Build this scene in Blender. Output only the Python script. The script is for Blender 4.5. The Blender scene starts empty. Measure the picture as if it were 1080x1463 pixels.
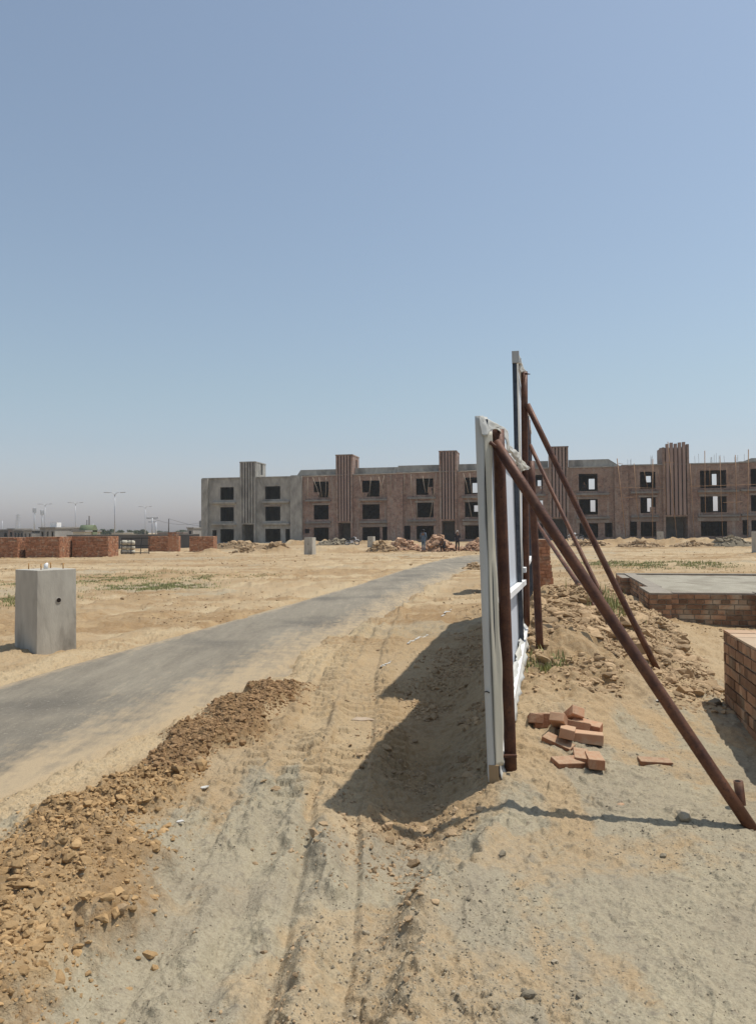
import bpy, bmesh, math, random
import numpy as np
from mathutils import Vector, Matrix
rad = math.radians
random.seed(7)
D = bpy.data
SC = bpy.context.scene
COL = SC.collection

# ------------------------------------------------------------------ camera
H = 1.65
PITCH, ROLL, F = math.atan(27.5/1080), rad(0.4), 1080.0
cam_d = D.cameras.new('camera'); cam = D.objects.new('camera', cam_d); COL.objects.link(cam)
cam_d.sensor_fit = 'VERTICAL'; cam_d.sensor_height = 24.0; cam_d.lens = 24.0*F/1463.0
cam_d.clip_start = 0.05; cam_d.clip_end = 20000
CM = Matrix.Translation((0, 0, H)) @ Matrix.Rotation(math.pi/2+PITCH, 4, 'X') @ Matrix.Rotation(-ROLL, 4, 'Z')
cam.matrix_world = CM
SC.camera = cam

# ------------------------------------------------------------------ sun, sky, exposure
SUN_EL, SUN_AZ = rad(67), rad(75)       # azimuth clockwise from +Y
S = Vector((math.sin(SUN_AZ)*math.cos(SUN_EL), math.cos(SUN_AZ)*math.cos(SUN_EL), math.sin(SUN_EL)))
sl = D.lights.new('sun', 'SUN'); sl.energy = 3.45; sl.angle = rad(0.55); sl.color = (1.0, 0.945, 0.86)
so = D.objects.new('sun', sl); COL.objects.link(so); so.rotation_euler = S.to_track_quat('Z', 'Y').to_euler()
so.location = (30, 10, 60)
W = D.worlds.new('World'); SC.world = W; W.use_nodes = True
wn = W.node_tree.nodes; wl = W.node_tree.links
bg = wn['Background']; sky = wn.new('ShaderNodeTexSky'); sky.sky_type = 'NISHITA'; sky.sun_disc = False
sky.sun_elevation = SUN_EL; sky.sun_rotation = SUN_AZ
sky.air_density = 1.4; sky.dust_density = 1.4; sky.ozone_density = 2.3; sky.altitude = 0
hsv = wn.new('ShaderNodeHueSaturation'); hsv.inputs['Saturation'].default_value = 0.92
hsv.inputs['Saturation'].default_value = .72
tint = wn.new('ShaderNodeMix'); tint.data_type = 'RGBA'; tint.blend_type = 'MULTIPLY'; tint.inputs[0].default_value = 1; tint.inputs[7].default_value = (.92, .995, 1.05, 1)
wl.new(sky.outputs[0], hsv.inputs['Color']); wl.new(hsv.outputs[0], tint.inputs[6]); 
# dusty air near the horizon: paler and more neutral than the clear-air model gives
tcw = wn.new('ShaderNodeTexCoord'); sxyz = wn.new('ShaderNodeSeparateXYZ'); wl.new(tcw.outputs['Generated'], sxyz.inputs[0])
mr = wn.new('ShaderNodeMapRange'); mr.interpolation_type = 'SMOOTHSTEP'; mr.inputs[1].default_value = 0.0; mr.inputs[2].default_value = .20; mr.inputs[3].default_value = 1; mr.inputs[4].default_value = 0
wl.new(sxyz.outputs[2], mr.inputs[0])
hzm = wn.new('ShaderNodeMix'); hzm.data_type = 'RGBA'; hzm.blend_type = 'MULTIPLY'; wl.new(mr.outputs[0], hzm.inputs[0]); hzm.inputs[7].default_value = (1.06, 1.0, 1.22, 1)
wl.new(tint.outputs[2], hzm.inputs[6]); wl.new(hzm.outputs[2], bg.inputs['Color'])
bg.inputs['Strength'].default_value = 0.098
vs = SC.view_settings; vs.view_transform = 'Standard'; vs.look = 'None'; vs.exposure = 0.15; vs.gamma = 1.0
vs.use_curve_mapping = False
SC.cycles.max_bounces = 6; SC.cycles.volume_bounces = 1; SC.cycles.use_denoising = True
SC.cycles.transparent_max_bounces = 6

# ------------------------------------------------------------------ measuring helpers (photo pixel -> point of the place)
def ray(px, py):
    d = CM.to_3x3() @ Vector(((px-540)/F, -(py-731.5)/F, -1.0))
    return d
def P(px, py, z=0.0):
    d = ray(px, py); k = (z-H)/d.z
    return Vector((d.x*k, d.y*k, z))
def A3(px, py, y):
    d = ray(px, py); k = y/d.y
    return Vector((d.x*k, y, H+d.z*k))

# ------------------------------------------------------------------ noise
def _h(ix, iy, seed):
    n = (ix.astype(np.int64)*374761393 + iy.astype(np.int64)*668265263 + seed*974634777) & 0x7fffffff
    n = ((n ^ (n >> 13))*1274126177) & 0x7fffffff
    n = (n ^ (n >> 16))
    return (n & 0xffff)/65535.0
def vn(x, y, seed=0):
    x = np.asarray(x, float); y = np.asarray(y, float)
    ix = np.floor(x); iy = np.floor(y); fx = x-ix; fy = y-iy
    fx = fx*fx*fx*(fx*(fx*6-15)+10); fy = fy*fy*fy*(fy*(fy*6-15)+10)
    a = _h(ix, iy, seed); b = _h(ix+1, iy, seed); c = _h(ix, iy+1, seed); d = _h(ix+1, iy+1, seed)
    return (a*(1-fx)+b*fx)*(1-fy)+(c*(1-fx)+d*fx)*fy
def fbm(x, y, f, o=4, seed=0, g=0.5):
    s = 0; a = 1; t = 0
    ca, sa = math.cos(0.6), math.sin(0.6)
    for i in range(o):
        s = s+a*vn(x*f, y*f, seed+i*17); t += a; a *= g; f *= 2.03
        x, y = x*ca-y*sa, x*sa+y*ca
    return s/t            # 0..1
def ss(x, a, b):
    t = np.clip((x-a)/(b-a), 0, 1); return t*t*(3-2*t)
def gauss(x, y, cx, cy, sx, sy, r=0.0):
    c, s = math.cos(r), math.sin(r); u = (x-cx)*c+(y-cy)*s; v = -(x-cx)*s+(y-cy)*c
    return np.exp(-0.5*((u/sx)**2+(v/sy)**2))
def pdist(x, y, pts):
    """distance to a polyline, signed side (+ = right of its direction) and run 0..1 along it"""
    best = np.full(np.shape(x), 1e9); side = np.zeros(np.shape(x)); run = np.zeros(np.shape(x)); lens = np.zeros(np.shape(x))
    n = len(pts)-1; acc = 0
    for i in range(n):
        ax, ay = pts[i]; bx, by = pts[i+1]; dx, dy = bx-ax, by-ay; L2 = dx*dx+dy*dy; L = math.sqrt(L2)
        t = np.clip(((x-ax)*dx+(y-ay)*dy)/L2, 0, 1)
        ex = x-ax-dx*t; ey = y-ay-dy*t; d = np.sqrt(ex*ex+ey*ey); m = d < best
        best = np.where(m, d, best); side = np.where(m, np.sign(dy*(x-ax)-dx*(y-ay)), side)
        run = np.where(m, (i+t)/n, run); lens = np.where(m, acc+t*L, lens); acc += L
    return best, side, run, lens
def px2(l): return [(P(a, b).x, P(a, b).y) for a, b in l]

# ------------------------------------------------------------------ terrain layout (metres, camera stands at 0,0)
RL = px2([(0, 979), (70, 959), (166, 933), (300, 895), (389, 870), (487, 842), (572, 815), (627, 799.5), (660, 794.5)])
RR = px2([(0, 1146), (107, 1092), (222, 1040), (300, 1006), (370, 974), (428, 938), (518, 893), (572, 860), (623, 834), (665, 816), (700, 805)])
RLy = np.array([-5]+[p[1] for p in RL]+[58]); RLx = np.array([-6.2]+[p[0] for p in RL]+[8.0])
RRy = np.array([-5]+[p[1] for p in RR]+[44.5, 58]); RRx = np.array([-4.6]+[p[0] for p in RR]+[9.6, 9.8])
def road_edges(y): return np.interp(y, RLy, RLx), np.interp(y, RRy, RRx)
ROAD_END = 50.5
RIDGE = px2([(-160, 1520), (-20, 1360), (70, 1265), (120, 1190), (215, 1112), (290, 1062), (345, 1020), (395, 990), (430, 976)])
TROUGH = [(1.9, 12.5), (1.15, 9.2), (.62, 7.4), (.46, 6.0), (.27, 4.75), (.16, 4.15), (-.02, 3.3), (-.08, 2.7), (-.2, 2.1), (-.4, 1.2)]
TRK1 = px2([(565, 862), (535, 915), (518, 960), (505, 1050), (475, 1150), (468, 1230), (455, 1330), (420, 1463), (400, 1560)])
TRK2 = px2([(590, 845), (530, 892), (485, 950), (440, 1040), (425, 1110), (405, 1200), (375, 1300), (330, 1440)])
FTR = [px2(l) for l in ([(-200, 975), (0, 928), (200, 882), (400, 836), (560, 804)], [(-100, 905), (60, 882), (200, 853), (380, 821), (500, 803)], [(-200, 818), (0, 814), (200, 806), (400, 800), (620, 794)], [(60, 862), (250, 825), (420, 812), (560, 797)], [(790, 803), (900, 798), (1200, 797)], [(780, 793), (1200, 790)])]
PANL = [(.62, 4.2), (.70, 4.85), (1.47, 7.8), (1.62, 8.2), (3.1, 14.2)]
BERM1 = [(-13, 61), (-8, 60), (-2, 61), (3, 63.5)]
BERM2 = [(-26, 100), (-10, 98), (4, 94), (20, 90), (45, 84)]
BERM3 = [(17, 74), (24, 71), (36, 70), (52, 66)]

def ground_z(x, y, parts=False):
    x = np.asarray(x, float); y = np.asarray(y, float)
    far = ss(y, 45, 92)
    z = far*((x+26)/75*.5-.12)*(1-ss(np.abs(x), 120, 400))
    near = 1-ss(y, 25, 60)
    # large and small unevenness
    z = z+(fbm(x, y, .12, 3, 3)-.5)*.22*ss(y, 9, 30)*(1-.0)+(fbm(x, y, .9, 4, 5)-.5)*.07
    z = z+(fbm(x*.35, y*1.6, .5, 3, 9)-.5)*.10*ss(y, 14, 30)*(x < 200)
    # banks
    bank, bs, _, _ = pdist(x, y, PANL)
    z = z+.10*np.exp(-(bank/.42)**2)*ss(y, 3.9, 5.2)*(1-ss(y, 13, 18))
    # spoil heap between the hoarding and the brick plinth
    m = .52*gauss(x, y, 2.5, 9.4, .72, 1.6, -.2)+.60*gauss(x, y, 3.3, 12.2, .85, 1.8, -.2)+.26*gauss(x, y, 1.85, 8.0, .5, .9, -.2)+.10*gauss(x, y, 1.5, 6.2, .45, .7, -.2)
    m = m+.25*gauss(x, y, 4.6, 17.5, 1.4, 2.5, -.2)+.10*gauss(x, y, 4.5, 21.3, 1.2, .7, 0)
    crumb = fbm(x, y, 7, 3, 21); crumb2 = np.abs(fbm(x, y, 14, 3, 23)-.5)*2
    z = z+m*(.82+.5*(fbm(x, y, 1.7, 3, 31)-.3))+np.clip(m*3, 0, 1)*((fbm(x, y, 3, 4, 22)-.5)*.26+(crumb-.5)*.10+(fbm(x, y, 18, 2, 24)-.5)*.03)
    mound = np.clip(m*3.2, 0, 1)
    # trough along the hoarding
    dt, _, rt, lt = pdist(x, y, TROUGH)
    deep = np.interp(y, [1.2, 2.5, 3.6, 4.0, 4.4, 6, 9, 12.5], [.03, .055, .085, .14, .21, .15, .06, 0])
    wid = np.interp(y, [1.2, 3.4, 4.2, 5, 9], [.11, .12, .30, .36, .45])
    z = z-deep*np.exp(-(dt/wid)**2)
    z = z+.075*np.exp(-((dt-wid*1.6)/.085)**2)*(1-ss(y, 4.0, 4.8))*ss(fbm(x, y, 5, 4, 41), .33, .62)*ss(y, 1.5, 2.4)
    # tyre tracks
    tr = np.zeros_like(z)
    for k, (pl, w, dp) in enumerate(((TRK1, .17, .045), (TRK2, .15, .026))):
        d, sd, _, ln = pdist(x, y, pl)
        ins = 1-ss(d, w*.8, w*1.1)
        fade = .35+.9*fbm(x, y, 1.3, 2, 51+k)
        lug = (np.sin((ln+d*.25)*2*math.pi/.18) > -.1)*ss(fbm(x, y, 1.8, 2, 57+k), .3, .45)
        z = z-dp*ins*fade+lug*ins*.045*fade*ss(y, 4.2, 5.6)*(1-ss(y, 14, 20))+.036*np.exp(-((d-w*1.4)/.065)**2)*ss(fbm(x, y, 5, 4, 54+k), .35, .62)
        tr = np.maximum(tr, ins*fade)
    for off, w in ((-.30, .12), (.32, .10), (.66, .08)):    # fainter passes beside them
        d, sd, _, ln = pdist(x, y, TRK1)
        e = np.abs(d*sd-off-.1*(fbm(x, y, .5, 1, 71)-.5)); ins = 1-ss(e, w*.7, w*1.2)
        lug = (np.sin((ln+e*.3)*2*math.pi/.18) > .1)*ss(fbm(x, y, 2.0, 2, 77), .38, .5)
        z = z-.012*ins*near+lug*ins*.034*ss(y, 4.2, 5.5)*(1-ss(y, 14, 20))
    trf = np.zeros_like(z)
    for k, pl in enumerate(FTR):
        d, sd, _, ln = pdist(x, y, pl)
        for o_ in (-.8, .8):
            e = np.abs(d*sd-o_+.5*(fbm(x, y, .15, 2, 171+k)-.5)); i_ = 1-ss(e, .12, .34)
            z = z-.035*i_+.03*np.exp(-((e-.42)/.12)**2)*fbm(x, y, 2, 3, 181+k); trf = np.maximum(trf, i_*ss(fbm(x, y, .6, 3, 191+k), .3, .55))
    # the dug brown ridge beside the road
    dr, rs, rr, _ = pdist(x, y, RIDGE)
    wr = np.interp(rr, [0, .25, .4, .49, .56, .64, .8, .93, 1], [.58, .52, .34, .08, .16, .34, .36, .22, .05])
    hr = np.interp(rr, [0, .25, .4, .5, .62, .8, .95, 1], [.22, .20, .13, .02, .09, .11, .05, .0])
    ed = dr+(fbm(x, y, 2.1, 4, 61)-.5)*.62
    rm = 1-ss(ed, wr*.45, wr*1.15)
    z = z+hr*rm*(.62+.75*fbm(x, y, 3.4, 3, 63))+rm*(crumb-.5)*.075+rm*(crumb2-.3)*.04+rm*(fbm(x, y, 30, 3, 64)-.5)*.03
    # far banks of tipped soil
    for bl, hh, ww, sdd in ((BERM1, .45, 1.5, 81), (BERM2, .5, 2.4, 83), (BERM3, .5, 2.0, 85)):
        d, _, r_, _ = pdist(x, y, bl)
        z = z+hh*np.exp(-(d/ww)**2)*ss(fbm(x, y, .28, 3, sdd), .34, .62)*(.4+1.2*fbm(x, y, .9, 4, sdd+1))+np.exp(-(d/(ww*1.3))**2)*(fbm(x, y, 1.6, 4, sdd+2)-.5)*.45
    bb = np.zeros_like(z)
    for bl, ww in ((BERM1, 2.2), (BERM2, 3.0), (BERM3, 2.6)):
        d, _, r_, _ = pdist(x, y, bl); bb = np.maximum(bb, np.exp(-(d/ww)**2))
    # small crumbs of the churned foreground
    loose = ss(fbm(x, y, .9, 3, 91), .42, .62)
    nf = 1-ss(y, 9, 20)
    clump = ss(fbm(x, y, 13, 3, 94), .53, .66)
    z = z+nf*((fbm(x, y, 5, 4, 93)-.5)*.034+(crumb2-.3)*.020*loose*(1-tr*.8)+clump*.014*(.35+loose)*(1-tr*.6)+(fbm(x, y, 26, 3, 95)-.5)*.016+(fbm(x, y, 60, 2, 96)-.5)*.006)
    z = z+ss(y, 8, 14)*(1-ss(y, 50, 90))*((fbm(x, y*2.2, 1.4, 4, 99)-.5)*.10+ss(fbm(x, y, 2.1, 3, 88), .56, .7)*.05)
    z = z+nf*.012*np.exp(-((np.abs(fbm(x, y, 1.5, 3, 97)-.5))/.014)**2)*(.2+fbm(x, y, 9, 2, 98))*(1-tr)
    z = z+(crumb-.5)*.03*ss(y, 12, 22)*(1-ss(y, 60, 90))
    # sunk under the road sheet
    xl, xr = road_edges(y)
    dl = (x-xl)*.97; d2 = (xr-x)*.97; dend = (ROAD_END-y)
    ins = np.minimum(np.minimum(dl, d2), dend)+((fbm(x, y*.5, 2.2, 5, 101, .65)-.5)*.75+(fbm(x, y, .35, 3, 103)-.5)*.5)*(.6+.4*ss(y, 3, 8))
    rmask = ss(ins, -.12, .22)
    rmask = rmask*(1-rm*.97)
    z = z*(1-rmask)+(-.07)*rmask
    z = z+.012*np.exp(-((ins+.2)/.12)**2)*(1-rm)
    # level pads where walls stand
    if not parts: return z
    gx = fbm(x, y, .55, 4, 111)
    lim = np.interp(x, [-3, -1.6, -1.1, -.4, 0, .4, .8, 1.6, 3.2], [2.6, 3.9, 5.0, 4.8, 3.9, 3.8, 5.0, 6.1, 6.4])
    gray = ss(lim-y+(gx-.5)*4.5+(fbm(x*2.4, y*.55, 1.2, 5, 112, .6)-.5)*6, -.8, 1.3)*(1-.6*ss(fbm(x, y, 1.3, 4, 113), .53, .66))
    gray = np.maximum(gray*1.0, .55*ss(fbm(x, y, .16, 4, 115), .60, .70)*ss(y, 9, 14))
    brown = np.maximum(rm, mound*.5)
    brown = np.maximum(brown, .55*np.exp(-(dt/.5)**2)*ss(y, 4.0, 4.6)*(1-ss(y, 12, 14)))
    brown = np.maximum(brown, (.62*ss(fbm(x*.4, y*1.6, .3, 5, 117, .6), .48, .60)+.3*ss(fbm(x, y*2, .9, 4, 127), .5, .62))*ss(y, 8, 14)*(1-ss(y, 200, 400)))
    brown = np.maximum(brown, bb*.8*ss(fbm(x, y, .5, 3, 118), .35, .6))
    pale = np.maximum(np.maximum(tr*.55, trf*.85), .8*np.exp(-((ins+.25)/.35)**2)*(1-rm))
    pale = np.maximum(pale, .7*ss(fbm(x*.3, y*1.8, .22, 4, 119), .54, .64)*ss(y, 12, 20))
    deep_ = rm*ss(rr, .46, .56)
    return z, gray, brown, pale, deep_
def gz(x, y): return float(ground_z(np.array([x]), np.array([y]))[0])
def onground(px, py):
    z = 0.0
    for _ in range(12):
        p = P(px, py, z); z = .5*z+.5*gz(p.x, p.y)
    p = P(px, py, z); return Vector((p.x, p.y, gz(p.x, p.y)))

# ------------------------------------------------------------------ object helpers
def tag(o, label=None, cat=None, group=None, kind=None):
    if label: o['label'] = label
    if cat: o['category'] = cat
    if group: o['group'] = group
    if kind: o['kind'] = kind
    return o
def empty(name, loc=(0, 0, 0), rz=0.0):
    o = D.objects.new(name, None); COL.objects.link(o); o.location = loc; o.rotation_euler = (0, 0, rz); o.empty_display_size = .3
    return o
def np_mesh(name, V, Fq, mats, parent=None, smooth=False, attrs=None, k=None):
    """V (n,3), Fq (m,k) arrays -> one object"""
    me = D.meshes.new(name); V = np.asarray(V, np.float32); Fq = np.asarray(Fq, np.int32); k = Fq.shape[1]; m = len(Fq)
    me.vertices.add(len(V)); me.vertices.foreach_set('co', V.ravel())
    me.loops.add(m*k); me.loops.foreach_set('vertex_index', Fq.ravel())
    me.polygons.add(m); me.polygons.foreach_set('loop_start', np.arange(0, m*k, k, dtype=np.int32))
    try: me.polygons.foreach_set('loop_total', np.full(m, k, dtype=np.int32))
    except Exception: pass
    me.polygons.foreach_set('use_smooth', np.full(m, bool(smooth), dtype=bool))
    me.update(calc_edges=True)
    for nm, (dom, ty, dat) in (attrs or {}).items():
        a = me.attributes.new(nm, ty, dom)
        a.data.foreach_set('color' if 'COLOR' in ty else 'value', np.asarray(dat, np.float32).ravel())
    for mm in (mats if isinstance(mats, (list, tuple)) else [mats]): me.materials.append(mm)
    o = D.objects.new(name, me); COL.objects.link(o)
    if parent: o.parent = parent
    return o
class MB:
    def __init__(s): s.v = []; s.f = []; s.mi = []; s.sm = []; s.r = []
    def quad8(s, c, mi=0, rnd=None):
        b = len(s.v); s.v += [tuple(p) for p in c]; r = random.random() if rnd is None else rnd
        for q in ((0, 3, 2, 1), (4, 5, 6, 7), (0, 1, 5, 4), (1, 2, 6, 5), (2, 3, 7, 6), (3, 0, 4, 7)):
            s.f.append([b+i for i in q]); s.mi.append(mi); s.sm.append(False); s.r.append(r)
    def box(s, x0, x1, y0, y1, z0, z1, mi=0, rnd=None):
        s.quad8([(x0, y0, z0), (x1, y0, z0), (x1, y1, z0), (x0, y1, z0), (x0, y0, z1), (x1, y0, z1), (x1, y1, z1), (x0, y1, z1)], mi, rnd); return s
    def obox(s, c, size, R=None, mi=0, rnd=None, jit=0):
        R = R or Matrix.Identity(3); h = [q/2 for q in size]; c = Vector(c); pts = []
        for z in (-1, 1):
            for x, y in ((-1, -1), (1, -1), (1, 1), (-1, 1)):
                pts.append(c+R @ Vector((x*h[0]+random.uniform(-jit, jit), y*h[1]+random.uniform(-jit, jit), z*h[2]+random.uniform(-jit, jit))))
        s.quad8(pts, mi, rnd); return s
    def tube(s, pts, rads, n=12, mi=0, caps=True, rnd=None):
        pts = [Vector(p) for p in pts]; rads = rads if isinstance(rads, (list, tuple)) else [rads]*len(pts); r = random.random() if rnd is None else rnd
        t0 = (pts[1]-pts[0]).normalized(); u = t0.orthogonal().normalized(); rings = []
        for i, p in enumerate(pts):
            t = (pts[min(i+1, len(pts)-1)]-pts[max(i-1, 0)]).normalized()
            u = (u-t*u.dot(t)).normalized(); w = t.cross(u); b = len(s.v)
            for k in range(n):
                a = 2*math.pi*k/n; s.v.append(tuple(p+(u*math.cos(a)+w*math.sin(a))*rads[i]))
            rings.append(b)
        for i in range(len(rings)-1):
            a, b = rings[i], rings[i+1]
            for k in range(n):
                k2 = (k+1) % n; s.f.append([a+k, a+k2, b+k2, b+k]); s.mi.append(mi); s.sm.append(n > 5); s.r.append(r)
        if caps:
            s.f.append([rings[0]+k for k in reversed(range(n))]); s.f.append([rings[-1]+k for k in range(n)])
            s.mi += [mi, mi]; s.sm += [False, False]; s.r += [r, r]
        return s
    def prism(s, poly, z0, z1, mi=0, rnd=None):
        n = len(poly); b = len(s.v); r = random.random() if rnd is None else rnd
        s.v += [(x, y, z0) for x, y in poly]+[(x, y, z1) for x, y in poly]
        s.f.append([b+i for i in reversed(range(n))]); s.f.append([b+n+i for i in range(n)])
        for i in range(n): s.f.append([b+i, b+(i+1) % n, b+n+(i+1) % n, b+n+i])
        s.mi += [mi]*(n+2); s.sm += [False]*(n+2); s.r += [r]*(n+2); return s
    def build(s, name, mats, parent=None, bevel=0, sub=0):
        me = D.meshes.new(name); me.from_pydata(s.v, [], s.f)
        mats = mats if isinstance(mats, (list, tuple)) else [mats]
        for m in mats: me.materials.append(m)
        me.polygons.foreach_set('material_index', s.mi); me.polygons.foreach_set('use_smooth', s.sm)
        a = me.attributes.new('rnd', 'FLOAT', 'FACE'); a.data.foreach_set('value', s.r); me.update()
        o = D.objects.new(name, me); COL.objects.link(o)
        if parent: o.parent = parent
        if bevel:
            m = o.modifiers.new('bevel', 'BEVEL'); m.width = bevel; m.segments = 2; m.limit_method = 'ANGLE'
        return o
def copy_tree(o, parent=None):
    c = o.copy(); COL.objects.link(c)
    if parent: c.parent = parent
    for ch in [q for q in D.objects if q.parent == o]: copy_tree(ch, c)
    return c

# ------------------------------------------------------------------ materials
def nt(name):
    m = D.materials.new(name); m.use_nodes = True; t = m.node_tree; b = t.nodes['Principled BSDF']; b.inputs['Specular IOR Level'].default_value = .25
    return m, t, b
def N(t, ty, **kw):
    n = t.nodes.new(ty)
    for k, v in kw.items():
        if k in n.inputs: n.inputs[k].default_value = v
        else: setattr(n, k, v)
    return n
def mixc(t, fac, a, b, bt='MIX'):
    m = t.nodes.new('ShaderNodeMix'); m.data_type = 'RGBA'; m.blend_type = bt
    for sock, val in ((m.inputs['Factor'], fac), (m.inputs[6], a), (m.inputs[7], b)):
        if hasattr(val, 'links') or isinstance(val, bpy.types.NodeSocket): t.links.new(val, sock)
        elif isinstance(val, (tuple, list)): sock.default_value = (*val[:3], 1)
        else: sock.default_value = val
    return m.outputs[2]
def maprange(t, v, a, b, c=0, d=1):
    m = t.nodes.new('ShaderNodeMapRange'); m.inputs[1].default_value = a; m.inputs[2].default_value = b; m.inputs[3].default_value = c; m.inputs[4].default_value = d
    t.links.new(v, m.inputs[0]); return m.outputs[0]
def noise(t, scale, detail=5, rough=.55, vec=None, dist=0):
    n = N(t, 'ShaderNodeTexNoise', Scale=scale, Detail=detail, Roughness=rough, Distortion=dist)
    if vec is not None: t.links.new(vec, n.inputs['Vector'])
    return n.outputs['Fac']
def coords(t, scale=(1, 1, 1), kind='Object'):
    c = t.nodes.new('ShaderNodeTexCoord'); m = t.nodes.new('ShaderNodeMapping'); m.inputs['Scale'].default_value = scale
    t.links.new(c.outputs[kind], m.inputs[0]); return m.outputs[0]
def bump(t, b, h, strength=.5, dist=.01):
    n = t.nodes.new('ShaderNodeBump'); n.inputs['Strength'].default_value = strength; n.inputs['Distance'].default_value = dist
    t.links.new(h, n.inputs['Height']); t.links.new(n.outputs[0], b.inputs['Normal'])
def math2(t, op, a, b):
    m = t.nodes.new('ShaderNodeMath'); m.operation = op
    for i, v in enumerate((a, b)):
        if isinstance(v, bpy.types.NodeSocket): t.links.new(v, m.inputs[i])
        else: m.inputs[i].default_value = v
    return m.outputs[0]
def simple(name, c1, c2, scale=5, rough=.8, bs=.3, bd=.01, c3=None, rnd=0.0, stretch=(1, 1, 1), metal=0, kind='Object', fine=None, dust=0):
    m, t, b = nt(name); v = coords(t, stretch, kind)
    f = maprange(t, noise(t, scale, 6, .6, v), .35, .65)
    col = mixc(t, f, c1, c2)
    if c3: col = mixc(t, maprange(t, noise(t, scale*.31, 5, .6, v, .5), .5, .66), col, c3)
    if rnd:
        a = t.nodes.new('ShaderNodeAttribute'); a.attribute_name = 'rnd'
        g = maprange(t, a.outputs['Fac'], 0, 1, 1-rnd, 1+rnd*.7)
        col = mixc(t, 1.0, col, g, 'MULTIPLY')
    if dust:
        ge = t.nodes.new('ShaderNodeNewGeometry'); sx = t.nodes.new('ShaderNodeSeparateXYZ'); t.links.new(ge.outputs['Normal'], sx.inputs[0])
        df = math2(t, 'MULTIPLY', maprange(t, sx.outputs[2], .2, .9, .04, 1), maprange(t, noise(t, scale*1.7, 5, .6, v), .3, .6, dust*.35, dust)); col = mixc(t, df, col, (.53, .41, .27))
    t.links.new(col, b.inputs['Base Color']); b.inputs['Roughness'].default_value = rough; b.inputs['Metallic'].default_value = metal
    if bs: bump(t, b, noise(t, fine or scale*6, 5, .65, v), bs, bd)
    return m

TAN, PALE, GRAY, BROWN = (.455, .35, .218), (.555, .44, .28), (.36, .31, .222), (.38, .262, .145)
def ground_mat():
    m, t, b = nt('dry soil'); v = coords(t)
    a = t.nodes.new('ShaderNodeAttribute'); a.attribute_name = 'mask'; sp = t.nodes.new('ShaderNodeSeparateColor'); t.links.new(a.outputs['Color'], sp.inputs[0])
    n1 = noise(t, 1.3, 8, .65, v, .4); n2 = noise(t, 14, 6, .7, v); n3 = noise(t, 90, 3, .6, v); n0 = noise(t, .09, 5, .6, v)
    tan = mixc(t, maprange(t, n1, .35, .65), TAN, (.42, .29, .155))
    tan = mixc(t, maprange(t, n0, .42, .6), tan, (.50, .375, .225))
    pale = mixc(t, maprange(t, n2, .35, .7), PALE, (.52, .385, .22))
    gray = mixc(t, maprange(t, n1, .38, .62), GRAY, (.43, .375, .26)); gray = mixc(t, maprange(t, n2, .56, .68), gray, (.27, .235, .175))
    brown = mixc(t, maprange(t, n2, .35, .65), BROWN, (.31, .195, .09)); brown = mixc(t, maprange(t, n1, .5, .62), brown, (.46, .32, .17))
    def fac(s, k=.35): return maprange(t, math2(t, 'ADD', s, math2(t, 'MULTIPLY', math2(t, 'SUBTRACT', n2, .5), k*2)), .2, .8)
    col = mixc(t, fac(sp.outputs[2]), tan, pale); col = mixc(t, fac(math2(t, 'ADD', sp.outputs[0], math2(t, 'MULTIPLY', math2(t, 'SUBTRACT', noise(t, 4.5, 7, .7, v), .5), .9)), .8), col, gray); brown = mixc(t, a.outputs['Alpha'], brown, mixc(t, .55, brown, (.20, .115, .05))); col = mixc(t, fac(sp.outputs[1], .6), col, brown)
    col = mixc(t, maprange(t, n3, .3, .7), mixc(t, .38, col, (.16, .12, .075)), col)
    col = mixc(t, maprange(t, noise(t, 34, 4, .7, v), .54, .66), col, mixc(t, .3, col, (.17, .13, .085)))
    sepp = t.nodes.new('ShaderNodeSeparateXYZ'); t.links.new(v, sepp.inputs[0])
    t.links.new(col, b.inputs['Base Color']); b.inputs['Roughness'].default_value = .95; b.inputs['Specular IOR Level'].default_value = .1
    h = math2(t, 'ADD', math2(t, 'MULTIPLY', n3, .35), math2(t, 'ADD', n2, math2(t, 'MULTIPLY', noise(t, 260, 2, .5, v), .15)))
    bump(t, b, h, .8, .02)
    return m
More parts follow.
